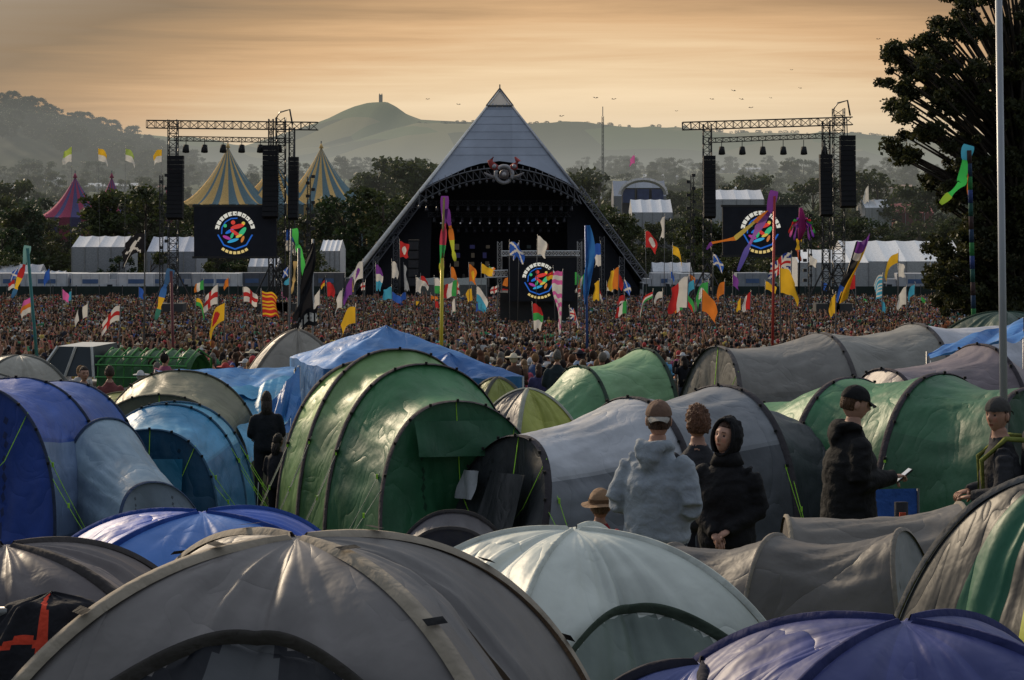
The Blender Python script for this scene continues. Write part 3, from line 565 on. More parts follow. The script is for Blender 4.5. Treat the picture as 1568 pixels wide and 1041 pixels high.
FL=[('skull_flag',222,356,90,34,30,'skull',-1),('england_flag',334,438,90,22,28,'eng',-1),('england_flag',184,470,80,30,22,'eng',-1),('cornish_flag',222,360,95,26,26,'corn',-1),('orange_flag',345,462,78,28,28,('d',RD,YE),-1),
('striped_flag',400,445,85,22,40,('s',YE,RD),1),('england_flag',372,440,120,20,22,'eng',1),('flag',135,465,85,20,20,('v',WH,BK,WH),-1),('flag',48,455,90,16,24,('h',PK,OR,WH),-1),('flag',300,455,110,16,12,('h',YE,GR),1),('irish_flag',312,430,130,14,14,('v',GR,WH,OR),-1),
('yellow_flag',545,468,75,24,26,YE,-1),('white_flag',525,445,120,12,26,WH,-1),('flag',556,400,150,18,26,('d',PU,WH),-1),('flag',600,400,190,8,26,WH,1),('flag',575,405,180,8,40,('h',PU,WH,CY),1),('flag',600,440,130,12,18,CY,-1),('flag',618,405,200,6,40,WH,1),('flag',637,425,190,8,22,WH,1),('red_flag',612,370,190,12,24,('d',WH,RD),1),
('flag',540,425,150,16,26,PU,-1),('flag',665,425,160,12,24,('h',WH,GR),1),('flag',700,430,150,18,24,('v',GR,WH,RD),-1),('flag',718,405,170,12,26,('d',YE,OR),1),('flag',737,405,170,16,14,YE,1),('scottish_flag',780,370,160,22,20,'scot',1),('flag',823,362,150,14,28,WH,1),('flag',795,372,175,10,20,'scot',-1),('flag',730,440,150,18,22,('h',WH,CY),1),
('flag',862,415,120,8,100,('s',PK,WH),-1,.05),('flag',815,465,110,12,40,('h',RD,GR,WH),1),('flag',872,470,130,14,18,'uk',1),('flag',920,372,170,10,36,('h',BL,WH),-1),('flag',940,415,150,12,24,RD,1),('flag',948,410,130,14,34,('v',OR,YE),-1),('flag',918,430,150,8,30,YE,-1),('italian_flag',960,462,110,16,18,('v',GR,WH,RD),-1),('flag',1000,445,150,24,10,('h',RD,WH,GR),-1),
('red_flag',988,355,160,18,24,('d',WH,RD),1),('white_flag',1018,332,150,7,32,WH,-1),('flag',1015,445,140,14,10,WH,-1),('flag',1054,425,100,26,46,('v',WH,RD),-1,.5),('flag',1085,430,110,20,26,('d',WH,GR),-1),('orange_flag',1075,445,90,26,32,OR,1),('flag',1050,450,140,16,18,('h',GR,RD),1),('flag',1030,375,170,16,14,YE,1),('scottish_flag',1092,390,150,16,16,'scot',1),
('flag',1110,430,150,14,20,OR,-1),('flag',1122,420,150,10,18,PU,1),('union_flag',1212,388,80,30,28,'uk',-1),('yellow_flag',1194,408,75,26,40,YE,1),('flag',1150,448,120,12,26,('v',RD,WH),-1),('flag',1172,432,150,16,12,YE,1),('flag',1280,450,90,10,30,YE,-1),('flag',1240,392,170,10,14,WH,1),
('flag',1352,420,120,14,36,('s',WH,CY),-1),('flag',1388,440,120,14,26,WH,-1),('flag',1376,385,160,24,16,YE,-1),('flag',1375,402,160,10,22,WH,1),('flag',1310,420,140,12,22,RD,-1),('flag',438,352,222,16,32,('h',BL,WH),1),('flag',500,432,170,10,22,RD,1),('flag',490,445,150,12,22,WH,-1),('pirate_flag',432,435,130,14,20,BK,1),
('flag',110,226,330,14,22,('h',(.4,.5,.1),WH),-1,.6),('flag',150,226,330,14,20,('h',YE,WH),1,.6),('flag',192,226,330,14,20,('h',(.3,.4,.1),WH),1,.6),('flag',248,228,330,12,20,('h',YE,WH),-1,.6),('flag',972,238,420,8,12,PK,-1),('flag',1330,285,400,8,24,WH,-1),('flag',1268,300,400,8,24,WH,-1)]
for f in FL:
    nm,px,yt,dd,w_,h,k=f[:7]; flag(nm,px,yt,dd,w_*1.25,h,k,f[7],f[8] if len(f)>8 else fr.uniform(.3,1.1))
for k in range(55):
    px=fr.uniform(-10,1440) if k>26 else fr.uniform(520,1080); dd=fr.uniform(130,270); flag('small_flag',px,fr.uniform(405,462),dd,fr.uniform(7,16),fr.uniform(9,19),fr.choice([RD,WH,BL,YE,GR,PK,OR,CY,('h',RD,WH),('v',GR,WH,OR),'eng','scot',('h',BK,RD,YE)]),fr.choice((-1,1)),fr.uniform(.2,1.2))
mb=MB(); d=62; pole(mb,675,545,677,395,d,.055,(.50,.40,.03)); pole(mb,677,400,680,302,d,.035,(.25,.2,.05)); streamer(mb,[(681,300),(680,350),(676,400),(676,420)],10,[PU,(.5,.06,.1),(.05,.35,.1),(.5,.5,.05)],d)
streamer(mb,[(683,320),(690,350),(694,385),(697,400)],8,[PU,OR,(.45,.5,.05),(.45,.5,.05)],d); mb.obj('tall_banner_pole')
mb=MB(); d=80; pole(mb,900,500,897,345,d,.05,(.03,.08,.25)); mb.grid(lambda u,v:P(896+13*u*math.sin(math.pi*min(1,v*.9+.1))**.5+3*math.sin(v*6),345+122*v,d)+Vector((0,.1*math.sin(u*5+v*9),0)),5,24,(.03,.14,.40),'flag'); mb.obj('blue_feather_flag')
mb=MB(); d=38; pole(mb,456,640,458,380,d,.03,(.10,.10,.10)); pole(mb,478,520,479,366,d+.1,.02,(.25,.25,.25)); mb.grid(lambda u,v:P(478-(26*v**.8)*(1-u)*1.0+(4+2*math.sin(v*8))*u-4*v,372+120*v,d)+Vector((0,.08*math.sin(u*6+v*11),0)),10,30,BK,'flag')
mb.grid(lambda u,v:P(446+40*u,522-30*u-26*(1-v)+5*math.sin(u*8),d-.1)+Vector((0,.05*math.sin(u*12),0)),30,8,lambda u,v:WH if .25<v<.75 and int(u*14)%3 and (int(u*40)%3 or int(v*8)%2) else BK,'flag'); mb.obj('black_banner')
mb=MB(); d=50; pole(mb,440,600,446,350,d,.025,(.12,.12,.12)); streamer(mb,[(450,350),(455,375),(463,395),(466,430)],9,[(.08,.5,.1)],d); streamer(mb,[(452,400),(450,430),(446,450)],5,[(.5,.35,.15)],d); streamer(mb,[(470,420),(465,450),(455,460)],5,[OR,YE],d); mb.obj('green_streamer_flag')
mb=MB(); d=70; pole(mb,1182,520,1186,300,d,.045,(.40,.04,.03)); streamer(mb,[(1186,292),(1178,325),(1160,350),(1145,380),(1130,415)],11,[PU,(.3,.12,.4),(.12,.1,.4)],d); streamer(mb,[(1178,325),(1155,340),(1125,365),(1090,372),(1082,382)],7,[OR,(.6,.45,.1),OR,PU],d); mb.obj('purple_streamer_flag')
mb=MB(); d=75; pole(mb,1223,450,1226,330,d,.03,BK)
mb.tube([P(1226,318,d),P(1228,332,d),P(1228,350,d),P(1224,368,d)],[.06,.13,.16,.05],(.4,.04,.2),8,'flag')
for k in range(11): a=-2.5+k*.5; streamer(mb,[(1228,335),(1228+14*math.sin(a),342-8*math.cos(a)),(1228+20*math.sin(a),358-12*math.cos(a))],4.5,[[PU,PK,RD,GR,(.2,.05,.4)][k%5]],d)
streamer(mb,[(1224,366),(1221,382),(1226,400)],7,[YE,(.4,.1,.05)],d); mb.obj('bird_kite')
mb=MB(); d=58; pole(mb,1495,475,1484,230,d,.07,None,[(.02,.07,.06),(.03,.05,.16),(.03,.16,.05),(.02,.04,.08),(.05,.03,.03)],20); streamer(mb,[(1484,222),(1478,245),(1472,280),(1455,298),(1440,312)],15,[(.05,.28,.45),(.05,.5,.1),(.05,.5,.1),(.3,.5,.05)],d); streamer(mb,[(1485,240),(1482,270),(1484,300)],6,[RD,OR],d); mb.obj('striped_flag_pole')
mb=MB(); d=66; pole(mb,1282,470,1312,370,d,.03,BK)
mb.grid(lambda u,v:P(1312-32*v+(20-2*v)*u+3*math.sin(v*6),368+92*v-8*u*(1-v)+5*math.sin(u*4),d)+Vector((0,.15*math.sin(u*6+v*5),0)),14,26,lambda u,v:(PU if v<.18 else WH if v<.3 and u<.5 else YE if u>.45 or v>.8 and u>.2 else BK if v<.75 else BL),'flag'); mb.obj('yellow_blue_flag')
mb=MB(); d=48; pole(mb,66,555,42,380,d,.04,(.03,.14,.13)); streamer(mb,[(42,376),(36,410),(25,440),(18,456)],9,[(.15,.3,.3),RD,YE,(.05,.15,.3)],d); mb.obj('teal_flag_pole')
mb=MB(); d=52; pole(mb,268,560,262,415,d,.04,(.12,.03,.03)); streamer(mb,[(262,412),(252,440),(244,470),(238,490)],10,[(.05,.12,.25),(.05,.15,.4),YE,(.05,.2,.15)],d); mb.obj('red_flag_pole')
mb=MB(); a,b=P(1541,770,16),P(1529,-30,16); a.z=gz(16); mb.tube([a,b],[.034,.028],(.30,.31,.33),12,'metal'); mb.tube([a,a+Vector((0,0,.3))],.06,(.1,.1,.1),10); mb.obj('metal_pole')
# ---------------------------------------------------------------- tents
LIME=(.30,.60,.05)
def wr(p,k,a): return a*(noise.noise(p*k)+.5*noise.noise(p*k*2.3))
def arch_pt(hw,h,t,ex=2.4):
    c_,s_=math.cos(t),math.sin(t); return math.copysign(abs(c_)**(2/ex),c_)*hw, abs(s_)**(2/ex)*h
def tunnel(name,px,d,yaw,sts,segc,bandc,capc,bw=.07,sag=.05,windows=(),ropes=True,rot0=0,backcap=None,ropecol=LIME,ex=2.3):
    mb=MB(); yr=math.radians(yaw); off=random.uniform(0,50)
    ox,oy=X(px,d),d; g0=gz(oy)
    ax=Vector((math.cos(yr),math.sin(yr),0)); sd=Vector((-math.sin(yr),math.cos(yr),0))
    def pt(s,hw,h,t,lean,infl=0):
        y_,z_=arch_pt(hw+infl,h+infl,t,ex); ss=s+lean*(1-z_/h if h else 0)
        p=ax*ss+sd*y_; q=Vector((p.x,p.y,z_ + (gz(oy+p.y)-g0)*1.0)); return q
    sts=[(tuple(s)+(0,))[:4] if len(s)<4 else s for s in sts]
    nt_=48
    for i in range(len(sts)-1):
        a,b=sts[i],sts[i+1]; nu=20
        def fn(u,v,a=a,b=b,i=i):
            t=math.pi*v; w_=math.sin(math.pi*u); f=1-sag*w_*(.35+.65*math.sin(t)); s=a[0]+(b[0]-a[0])*u; hw=(a[1]+(b[1]-a[1])*u)*f; h=(a[2]+(b[2]-a[2])*u)*f; ln=a[3]+(b[3]-a[3])*u
            q=pt(s,hw,h,t,ln)
            n_=wr(q+Vector((off,0,0)),1.5,.03)*min(1,w_*3)+.026*w_*noise.noise(Vector((v*24+off,u*1.2+i*5,0)))+.016*w_*noise.noise(Vector((v*52+u*6+off,u*1.5,3)))
            return q+(Vector((q.x-ax.x*s,q.y-ax.y*s,max(q.z,.1)))).normalized()*n_
        col=segc[i%len(segc)]
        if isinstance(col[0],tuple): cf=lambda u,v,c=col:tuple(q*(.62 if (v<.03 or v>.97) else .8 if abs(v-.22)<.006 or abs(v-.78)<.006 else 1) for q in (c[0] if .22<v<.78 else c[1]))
        else: cf=col
        mb.grid(fn,nu,nt_*2,cf,'nylon')
    for st_ in sts:
        def fb(u,v,a=st_): return pt(a[0]+(u-.5)*bw,a[1],a[2],math.pi*v,a[3],.012 if abs(u-.5)<.4 else -.004)
        if st_[2]>.5: mb.grid(fb,4,nt_,bandc,'cloth')
    for e_,cc,sg in((sts[-1],capc,1),(sts[0],backcap or capc,-1)):
        if e_[2]<.3: continue
        def fc(u,v,a=e_):
            t=math.pi*v; q=pt(a[0],a[1],a[2],t,a[3]); q0=pt(a[0],a[1]*.02,a[2]*.02,t,a[3]); p=q0.lerp(q,u); bl=math.sin(math.pi*u)*.05+ (.045*noise.noise(Vector((p.x*4+off,p.y*4,p.z*.8)))+.020*noise.noise(Vector((p.x*11+off,p.y*11,p.z*1.6))))*math.sin(math.pi*u)
            return p+ax*sg*bl
        def cfc(u,v,c=cc): 
            y_,z_=arch_pt(u,u,math.pi*v,ex)
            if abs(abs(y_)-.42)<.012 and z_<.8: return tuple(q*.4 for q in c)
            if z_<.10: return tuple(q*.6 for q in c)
            return c
        mb.grid(fc,26,60,cfc,'nylon')
        if sg==1:
            for (wy0,wz0,wy1,wz1,wc) in windows:
                def fw(u,v,a=e_):
                    y_=(wy0+(wy1-wy0)*u)*a[1]; z_=(wz0+(wz1-wz0)*v)*a[2]; p=ax*(a[0]+a[3]*(1-z_/a[2])+.10+.015*math.sin(u*9+v*5))+sd*y_; return Vector((p.x,p.y,z_+gz(oy+p.y)-g0))
                mb.grid(fw,8,8,wc,'nylon')
    if ropes:
        for st_ in sts[1:]:
            for sgn,t in((1,.30*math.pi),(-1,.70*math.pi),(1,.14*math.pi),(-1,.86*math.pi)):
                q=pt(st_[0],st_[1],st_[2],t,st_[3]); e=sd*(sgn*(st_[1]+.45))+ax*(st_[0]+.15); e=Vector((e.x,e.y,gz(oy+e.y)-g0)); mb.tube([q,q.lerp(e,.5)-Vector((0,0,.02)),e],.0040,ropecol if sgn>0 else (.35,.37,.30),4,'cloth')
                mb.box(e+Vector((0,0,.03)),(.02,.02,.1),(.3,.3,.3),'metal'); mb.box(q.lerp(e,.35),(.02,.02,.05),LIME)
            for kk in range(2,11): q=pt(st_[0]+bw*.55,st_[1],st_[2],math.pi*kk/12,st_[3],.012); mb.box(q,(.028,.028,.028),(.01,.01,.01))
        e_=sts[-1]; q=pt(e_[0],.001,e_[2],math.pi/2,e_[3]); q2=q+ax*.12-Vector((0,0,e_[2]*.55)); q3=q+ax*(e_[3]+.5)-Vector((0,0,e_[2])); mb.tube([q,q2,q3],.006,ropecol,4,'cloth')
        q=pt(e_[0],e_[1],e_[2],.30*math.pi,e_[3],.02); mb.tube([q,q+ax*.15-Vector((0,0,.5))+sd*-.2,q+ax*.2-Vector((0,0,.8))+sd*-.5],.005,ropecol,4,'cloth')
    mb.obj(name,(ox,oy,g0),rot0)
def dome(name,px,d,rx,ry,h,yaw,colf,band=(.1,.09,.08),bw=.035,sag=.10,ex=.85,seed=0,ropes=0,rib=None,sq=.85,clips=0):
    mb=MB(); g=gz(d); off=seed*13.7; yr=math.radians(yaw)
    NP,NT=180,56
    def R_(phi,t):
        c_,s_=abs(math.cos(phi)),abs(math.sin(phi)); q=1/max(c_,s_)
        m=abs(math.sin(2*phi)); f=q**sq; f*=1-sag*(1-m**.6)*math.sin(2*t)*1.1; return f*.82
    def pt(phi,t,inf=0):
        f=R_(phi,t); r=math.cos(t)**ex; z=math.sin(t)
        m=abs(math.sin(2*phi)); z*=1-.05*(1-m)*math.sin(2*t)
        return Vector(((rx*f*r+inf)*math.cos(phi),(ry*f*r+inf)*math.sin(phi),(h+inf)*z))
    def fn(u,v):
        p=pt(2*math.pi*u,math.pi/2*v); m=abs(math.sin(4*math.pi*u)); k=(1-m**3)*min(1,(1-v)*5)
        n_=wr(p+Vector((off,0,0)),1.7,.03)*k + .030*k*noise.noise(Vector((u*36+off,v*1.3,0)))+.018*k*noise.noise(Vector((u*80+off,v*3,0)))+.012*noise.noise(Vector((p.x*8,p.y*8+off,p.z*8)))*k
        return p+Vector((p.x,p.y,p.z*.7)).normalized()*n_
    mb.grid(fn,NP,NT,colf,'nylon')
    for k in range(4):
        ph=math.pi/4+k*math.pi/2
        def fb(u,v): 
            t=math.pi/2*v*.995; p=pt(ph,t,.014 if abs(u-.5)<.4 else -.003); return p+Vector((-math.sin(ph),math.cos(ph),0))*(u-.5)*bw*2*min(1,(1-v)*12+.3)
        mb.grid(fb,4,40,band,'cloth')
        for j in range(clips):
            t0=.12+j*1.3/max(1,clips-1)
            mb.grid(lambda u,v:pt(ph,t0+v*.022,.024)+Vector((-math.sin(ph),math.cos(ph),0))*(u-.5)*bw*2.3,3,2,(.008,.008,.009),'cloth')
    if rib:
        for ph0,phd,t0,rw,rc in rib:
            def fr_(u,v):
                a=ph0+(v-.5)*phd; t=t0*math.sin(math.pi*v)**.3; p=pt(a,t,.035 if abs(u-.5)<.4 else .012); return p+Vector((0,0,(u-.5)*rw))
            mb.grid(fr_,4,80,rc,'cloth')
    for k in range(ropes):
        ph=k*math.pi/2+math.pi/4; q=pt(ph,.85,.01); e=pt(ph,0,.6); mb.tube([q,e],.0035,LIME,4,'cloth'); mb.ell(q.lerp(e,.12),(.018,.018,.028),LIME,'cloth',6,4); mb.tube([q+Vector((0,0,.01)),q+Vector((.01,-.01,-.14))],.006,LIME,4,'cloth')
    return mb.obj(name,(X(px,d),d,g),yr)
DG=(.020,.11,.046)
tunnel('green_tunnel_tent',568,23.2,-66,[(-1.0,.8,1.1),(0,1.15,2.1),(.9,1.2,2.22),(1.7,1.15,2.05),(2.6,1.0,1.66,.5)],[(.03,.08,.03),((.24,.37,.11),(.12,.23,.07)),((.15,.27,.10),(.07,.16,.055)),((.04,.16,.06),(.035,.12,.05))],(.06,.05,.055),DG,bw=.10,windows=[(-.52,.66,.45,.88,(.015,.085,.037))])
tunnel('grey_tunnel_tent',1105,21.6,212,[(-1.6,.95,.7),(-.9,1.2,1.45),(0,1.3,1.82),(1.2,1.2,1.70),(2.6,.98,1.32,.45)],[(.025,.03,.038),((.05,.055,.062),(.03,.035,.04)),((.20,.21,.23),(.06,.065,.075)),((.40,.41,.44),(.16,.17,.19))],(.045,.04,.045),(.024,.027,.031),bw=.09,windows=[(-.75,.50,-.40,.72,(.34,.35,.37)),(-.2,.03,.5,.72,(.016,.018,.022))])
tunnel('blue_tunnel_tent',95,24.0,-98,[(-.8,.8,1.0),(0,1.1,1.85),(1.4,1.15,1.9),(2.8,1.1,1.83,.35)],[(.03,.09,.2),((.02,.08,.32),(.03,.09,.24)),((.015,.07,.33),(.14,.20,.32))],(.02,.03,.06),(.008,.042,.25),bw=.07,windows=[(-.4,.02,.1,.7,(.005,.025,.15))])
tunnel('pale_blue_tent',165,22.2,-58,[(0,.6,1.45),(1.3,.5,.8,.5)],[((.24,.33,.41),(.18,.25,.33))],(.03,.05,.1),(.22,.27,.33),ropes=False)
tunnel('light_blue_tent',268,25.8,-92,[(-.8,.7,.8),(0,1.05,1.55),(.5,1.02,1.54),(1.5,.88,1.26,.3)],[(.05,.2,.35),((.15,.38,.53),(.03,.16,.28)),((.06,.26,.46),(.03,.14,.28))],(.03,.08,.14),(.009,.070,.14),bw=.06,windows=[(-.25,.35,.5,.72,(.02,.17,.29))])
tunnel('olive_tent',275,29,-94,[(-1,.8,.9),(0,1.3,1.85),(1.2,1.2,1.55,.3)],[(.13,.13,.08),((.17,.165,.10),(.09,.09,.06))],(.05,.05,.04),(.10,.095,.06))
tunnel('yellow_tent',195,30,-80,[(0,1.0,1.5),(1.2,.9,1.3,.3)],[((.36,.34,.10),(.24,.24,.1))],(.1,.09,.05),(.2,.19,.1))
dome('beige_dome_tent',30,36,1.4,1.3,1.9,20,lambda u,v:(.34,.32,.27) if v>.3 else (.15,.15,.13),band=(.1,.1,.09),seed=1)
dome('beige_dome_tent',-40,33,1.4,1.3,1.7,50,lambda u,v:(.24,.23,.21),band=(.1,.1,.09),seed=2)
dome('beige_bell_tent',455,37.5,1.6,1.5,2.35,10,lambda u,v:(.28,.25,.21),band=(.15,.13,.11),seed=3,sag=.25,ex=1.3)
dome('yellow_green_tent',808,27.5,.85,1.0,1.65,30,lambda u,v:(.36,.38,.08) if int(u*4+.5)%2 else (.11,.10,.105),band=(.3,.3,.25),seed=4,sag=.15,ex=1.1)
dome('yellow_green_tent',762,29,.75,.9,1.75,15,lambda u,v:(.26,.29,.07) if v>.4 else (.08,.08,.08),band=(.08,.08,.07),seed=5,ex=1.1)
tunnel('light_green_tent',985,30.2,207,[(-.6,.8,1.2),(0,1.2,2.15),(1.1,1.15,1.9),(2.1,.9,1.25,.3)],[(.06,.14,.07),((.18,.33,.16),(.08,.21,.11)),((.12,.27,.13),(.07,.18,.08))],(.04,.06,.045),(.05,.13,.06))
tunnel('large_grey_tent',1530,31.5,197,[(-1.8,1.3,1.6),(-.4,1.6,2.58),(1.5,1.6,2.52),(3.1,1.55,2.38),(4.8,1.4,2.18,.35)],[(.2,.2,.22),((.42,.43,.48),(.3,.31,.34)),((.22,.21,.185),(.16,.155,.14)),((.18,.17,.155),(.13,.125,.115))],(.09,.082,.082),(.12,.115,.105),bw=.08)  # highlight towards the right end is put into the brighter segment colour
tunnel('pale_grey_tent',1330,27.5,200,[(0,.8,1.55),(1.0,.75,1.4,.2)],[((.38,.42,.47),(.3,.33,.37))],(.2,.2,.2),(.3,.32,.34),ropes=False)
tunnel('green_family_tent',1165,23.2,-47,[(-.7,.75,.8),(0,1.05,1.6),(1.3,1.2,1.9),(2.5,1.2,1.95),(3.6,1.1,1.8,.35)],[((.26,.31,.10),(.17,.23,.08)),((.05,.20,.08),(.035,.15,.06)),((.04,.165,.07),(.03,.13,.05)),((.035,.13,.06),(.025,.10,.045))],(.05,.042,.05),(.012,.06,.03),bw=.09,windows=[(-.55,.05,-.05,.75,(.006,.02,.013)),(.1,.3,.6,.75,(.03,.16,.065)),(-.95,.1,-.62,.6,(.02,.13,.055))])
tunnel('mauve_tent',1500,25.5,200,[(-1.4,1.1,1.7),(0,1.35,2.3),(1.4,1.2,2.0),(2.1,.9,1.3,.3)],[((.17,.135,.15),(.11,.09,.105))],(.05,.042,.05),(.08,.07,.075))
dome('dark_green_tent',1540,32,1.6,1.6,2.7,30,lambda u,v:(.012,.045,.028),band=(.01,.03,.02),seed=6)
# foreground
def under(a,v,t0):   # inside the door arch of the front panel?
    w_=(a-225)/90
    return 0<w_<1 and v*math.pi/2<t0*math.sin(math.pi*w_)**.3
def c_front(u,v):
    a=(u*360)%360
    if 225<a<315:
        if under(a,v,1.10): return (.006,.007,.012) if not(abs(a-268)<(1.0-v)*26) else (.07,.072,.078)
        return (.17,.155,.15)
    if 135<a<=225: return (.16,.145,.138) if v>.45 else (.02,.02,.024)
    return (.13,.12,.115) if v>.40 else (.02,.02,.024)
TAN=(.27,.23,.18)
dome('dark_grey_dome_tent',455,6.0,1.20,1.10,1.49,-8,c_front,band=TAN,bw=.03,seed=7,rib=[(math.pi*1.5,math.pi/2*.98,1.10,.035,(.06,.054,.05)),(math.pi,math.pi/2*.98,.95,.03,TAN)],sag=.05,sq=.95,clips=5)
def c_pale(u,v):
    a=(u*360)%360
    if 225<a<315 and under(a,v,1.03): return (.17,.21,.185)
    return (.54,.57,.52)
dome('pale_green_dome_tent',880,7.8,1.0,.98,1.37,26,c_pale,band=(.48,.50,.45),bw=.010,seed=8,rib=[(math.pi*1.5,math.pi/2*.98,1.03,.03,(.06,.08,.06))],ropes=4,sag=.12)
dome('blue_dome_tent',1385,5.0,1.05,.9,1.365,5,lambda u,v:(.038,.048,.17) if int(u*8+.5)%2 else (.045,.056,.20),band=(.02,.025,.09),bw=.01,seed=9)
dome('blue_dome_tent',1075,5.3,.5,.55,1.215,40,lambda u,v:(.11,.13,.32),band=(.015,.015,.025),bw=.02,seed=10)
dome('royal_blue_dome_tent',310,9.0,1.3,1.2,1.35,12,lambda u,v:(.022,.085,.42) if int(u*4+.5)%4!=3 else (.06,.17,.48),band=(.01,.04,.2),bw=.012,seed=11,sag=.14)
dome('brown_dome_tent',10,7.2,1.15,1.1,1.36,8,lambda u,v:(.10,.084,.086),band=(.04,.035,.035),bw=.02,seed=12)
tunnel('small_dark_tent',700,11.2,-92,[(0,.42,1.16),(.3,.48,1.22),(.6,.46,1.15,.2)],[(.05,.047,.05),(.10,.09,.095)],(.03,.027,.027),(.02,.02,.024),ropes=False,bw=.03)
tunnel('brown_tunnel_tent',1030,10.2,-28,[(-.5,.35,.6),(0,.5,1.10),(.55,.55,1.17),(1.2,.46,1.22,.30)],[(.07,.064,.06),(.09,.082,.078),(.095,.086,.08)],(.17,.15,.13),(.19,.20,.21),bw=.025,windows=[(-.1,.35,.45,.75,(.02,.018,.018))],ropes=False)
tunnel('brown_tunnel_tent',1205,11.6,-3,[(0,.6,1.14),(1.0,.65,1.22),(1.15,.6,1.2,.05)],[(.14,.125,.11),(.13,.12,.10)],(.22,.19,.15),(.12,.105,.095),bw=.03,ropes=False)
dome('yellow_black_dome_tent',1675,7.6,.80,.9,1.60,20,lambda u,v:(.42,.45,.03) if int(u*16)%4==1 else ((.015,.12,.06) if int(u*16)%4==3 else (.012,.014,.016)),band=(.09,.09,.09),bw=.02,seed=13)
def gazebo(name,px,d,r,h,eh,col,yaw):
    mb=MB(); 
    def rf(u,v):
        a=2*math.pi*u; c_,s_=math.cos(a),math.sin(a); q=1/max(abs(c_),abs(s_)); m=1-abs(math.sin(2*a)); return Vector((r*q*c_*v,r*q*s_*v,eh+(h-eh)*(1-v)**.9-.10*m*math.sin(math.pi*v)+.03*noise.noise(Vector((u*30,v*2,0)))+.03*noise.noise(Vector((u*9,v*6,0)))))
    mb.grid(rf,96,20,lambda u,v:tuple(c*(1 if int(u*8+1)%4<2 else .85) for c in col),'nylon')
    mb.grid(lambda u,v:rf(u,1)+Vector((0,0,-.9*v+.03*math.sin(u*90)*v)),96,5,tuple(c*.8 for c in col),'nylon')
    for a in(-1,1):
        for b in(-1,1): mb.tube([(a*r*.98,b*r*.98,0),(a*r*.98,b*r*.98,eh)],.025,(.3,.3,.3),8,'metal')
    mb.obj(name,(X(px,d),d,gz(d)),math.radians(yaw))
gazebo('blue_gazebo',592,33,1.35,2.45,1.88,(.07,.23,.54),18)
gazebo('blue_gazebo',688,31,.85,2.05,1.72,(.03,.14,.40),30)
def tarp(name,cs,d,sag,cols,dd=(0,0,0,0)):
    mb=MB(); c=[P(a,b,d+e) for (a,b),e in zip(cs,dd)]
    def fn(u,v):
        p=c[0].lerp(c[1],u).lerp(c[3].lerp(c[2],u),v); k=math.sin(math.pi*u)*math.sin(math.pi*v)
        return p+Vector((0,.15*noise.noise(Vector((u*3,v*3,d)))+.08*noise.noise(Vector((u*12+v*5,v*2,d))),-sag*k+.10*noise.noise(Vector((u*5+v*3,v*2,d)))))
    mb.grid(fn,56,40,cols,'nylon')
    for q in (c[0],c[1]): mb.tube([(q.x,q.y,gz(q.y)),q],.02,(.2,.2,.2),6,'metal')
    for q in c[2:]: mb.tube([q,(q.x,q.y-.3,gz(q.y-.3))],.006,(.6,.6,.6),4)
    mb.obj(name)
tarp('blue_tarpaulin',[(238,566),(452,562),(440,612),(330,602)],31,.15,(.05,.22,.50),(0,2,-1,-2)); tarp('light_blue_tarpaulin',[(345,600),(450,575),(445,640),(385,700)],29.5,.1,(.09,.33,.52),(0,1,-1,-2)); tarp('blue_tarpaulin',[(395,640),(458,560),(462,650),(398,690)],28.6,.1,(.03,.14,.37),(0,1,0,-1))
tarp('blue_tarpaulin',[(1420,538),(1568,486),(1568,515),(1425,552)],27.5,.08,(.03,.17,.46),(0,1,-1,-1))
# green-covered pickup truck
mb=MB(); d=46; g=gz(d)
mb.box((0,0,.75),(4.6,1.75,.5),(.5,.5,.48),'metal'); mb.box((-1.75,0,1.05),(1.1,1.65,.35),(.55,.55,.53),'metal')
mb.add([(-1.25,-.82,1.2),(.1,-.82,1.2),(0,-.7,1.8),(-.85,-.7,1.8),(-1.25,.82,1.2),(.1,.82,1.2),(0,.7,1.8),(-.85,.7,1.8)],[(0,1,2,3),(5,4,7,6),(0,3,7,4),(1,5,6,2)],(.04,.05,.06),'metal')
mb.add([(-.85,-.7,1.8),(0,-.7,1.8),(0,.7,1.8),(-.85,.7,1.8)],[(0,1,2,3)],(.5,.5,.48),'metal')
for x in(-1.27,-.6,.1): mb.bar((x,-.84,1.2),(x*.65 if x<0 else 0,-.72,1.8),.035,(.5,.5,.48))
for k in range(11): mb.tube([(.2+k*.21,-.87,.95),(.2+k*.21,-.8,1.5),(.2+k*.21,0,1.74),(.2+k*.21,.8,1.5),(.2+k*.21,.87,.95)],.022,(.05,.20,.05),6)
mb.grid(lambda u,v:Vector((.15+2.2*u,-.8+1.6*v,1.0+(.68+.05*math.sin(u*30))*math.sin(math.pi*v)**.5)),30,14,(.02,.09,.025),'nylon')
for z in(1.2,1.45,1.62): mb.bar((.15,-.86,z),(2.35,-.86,z),.02,(.05,.2,.05))
for x in(-1.5,1.5):
    for y in(-.8,.8): mb.tube([(x,y-.12,.38),(x,y+.12,.38)],.38,(.02,.02,.02),16); mb.tube([(x,y-.13,.38),(x,y+.13,.38)],.2,(.3,.3,.3),10,'metal')
o=mb.obj('pickup_truck',(X(160,d),d,g+.0),math.radians(-12)); o.scale=(1,1,1.12)
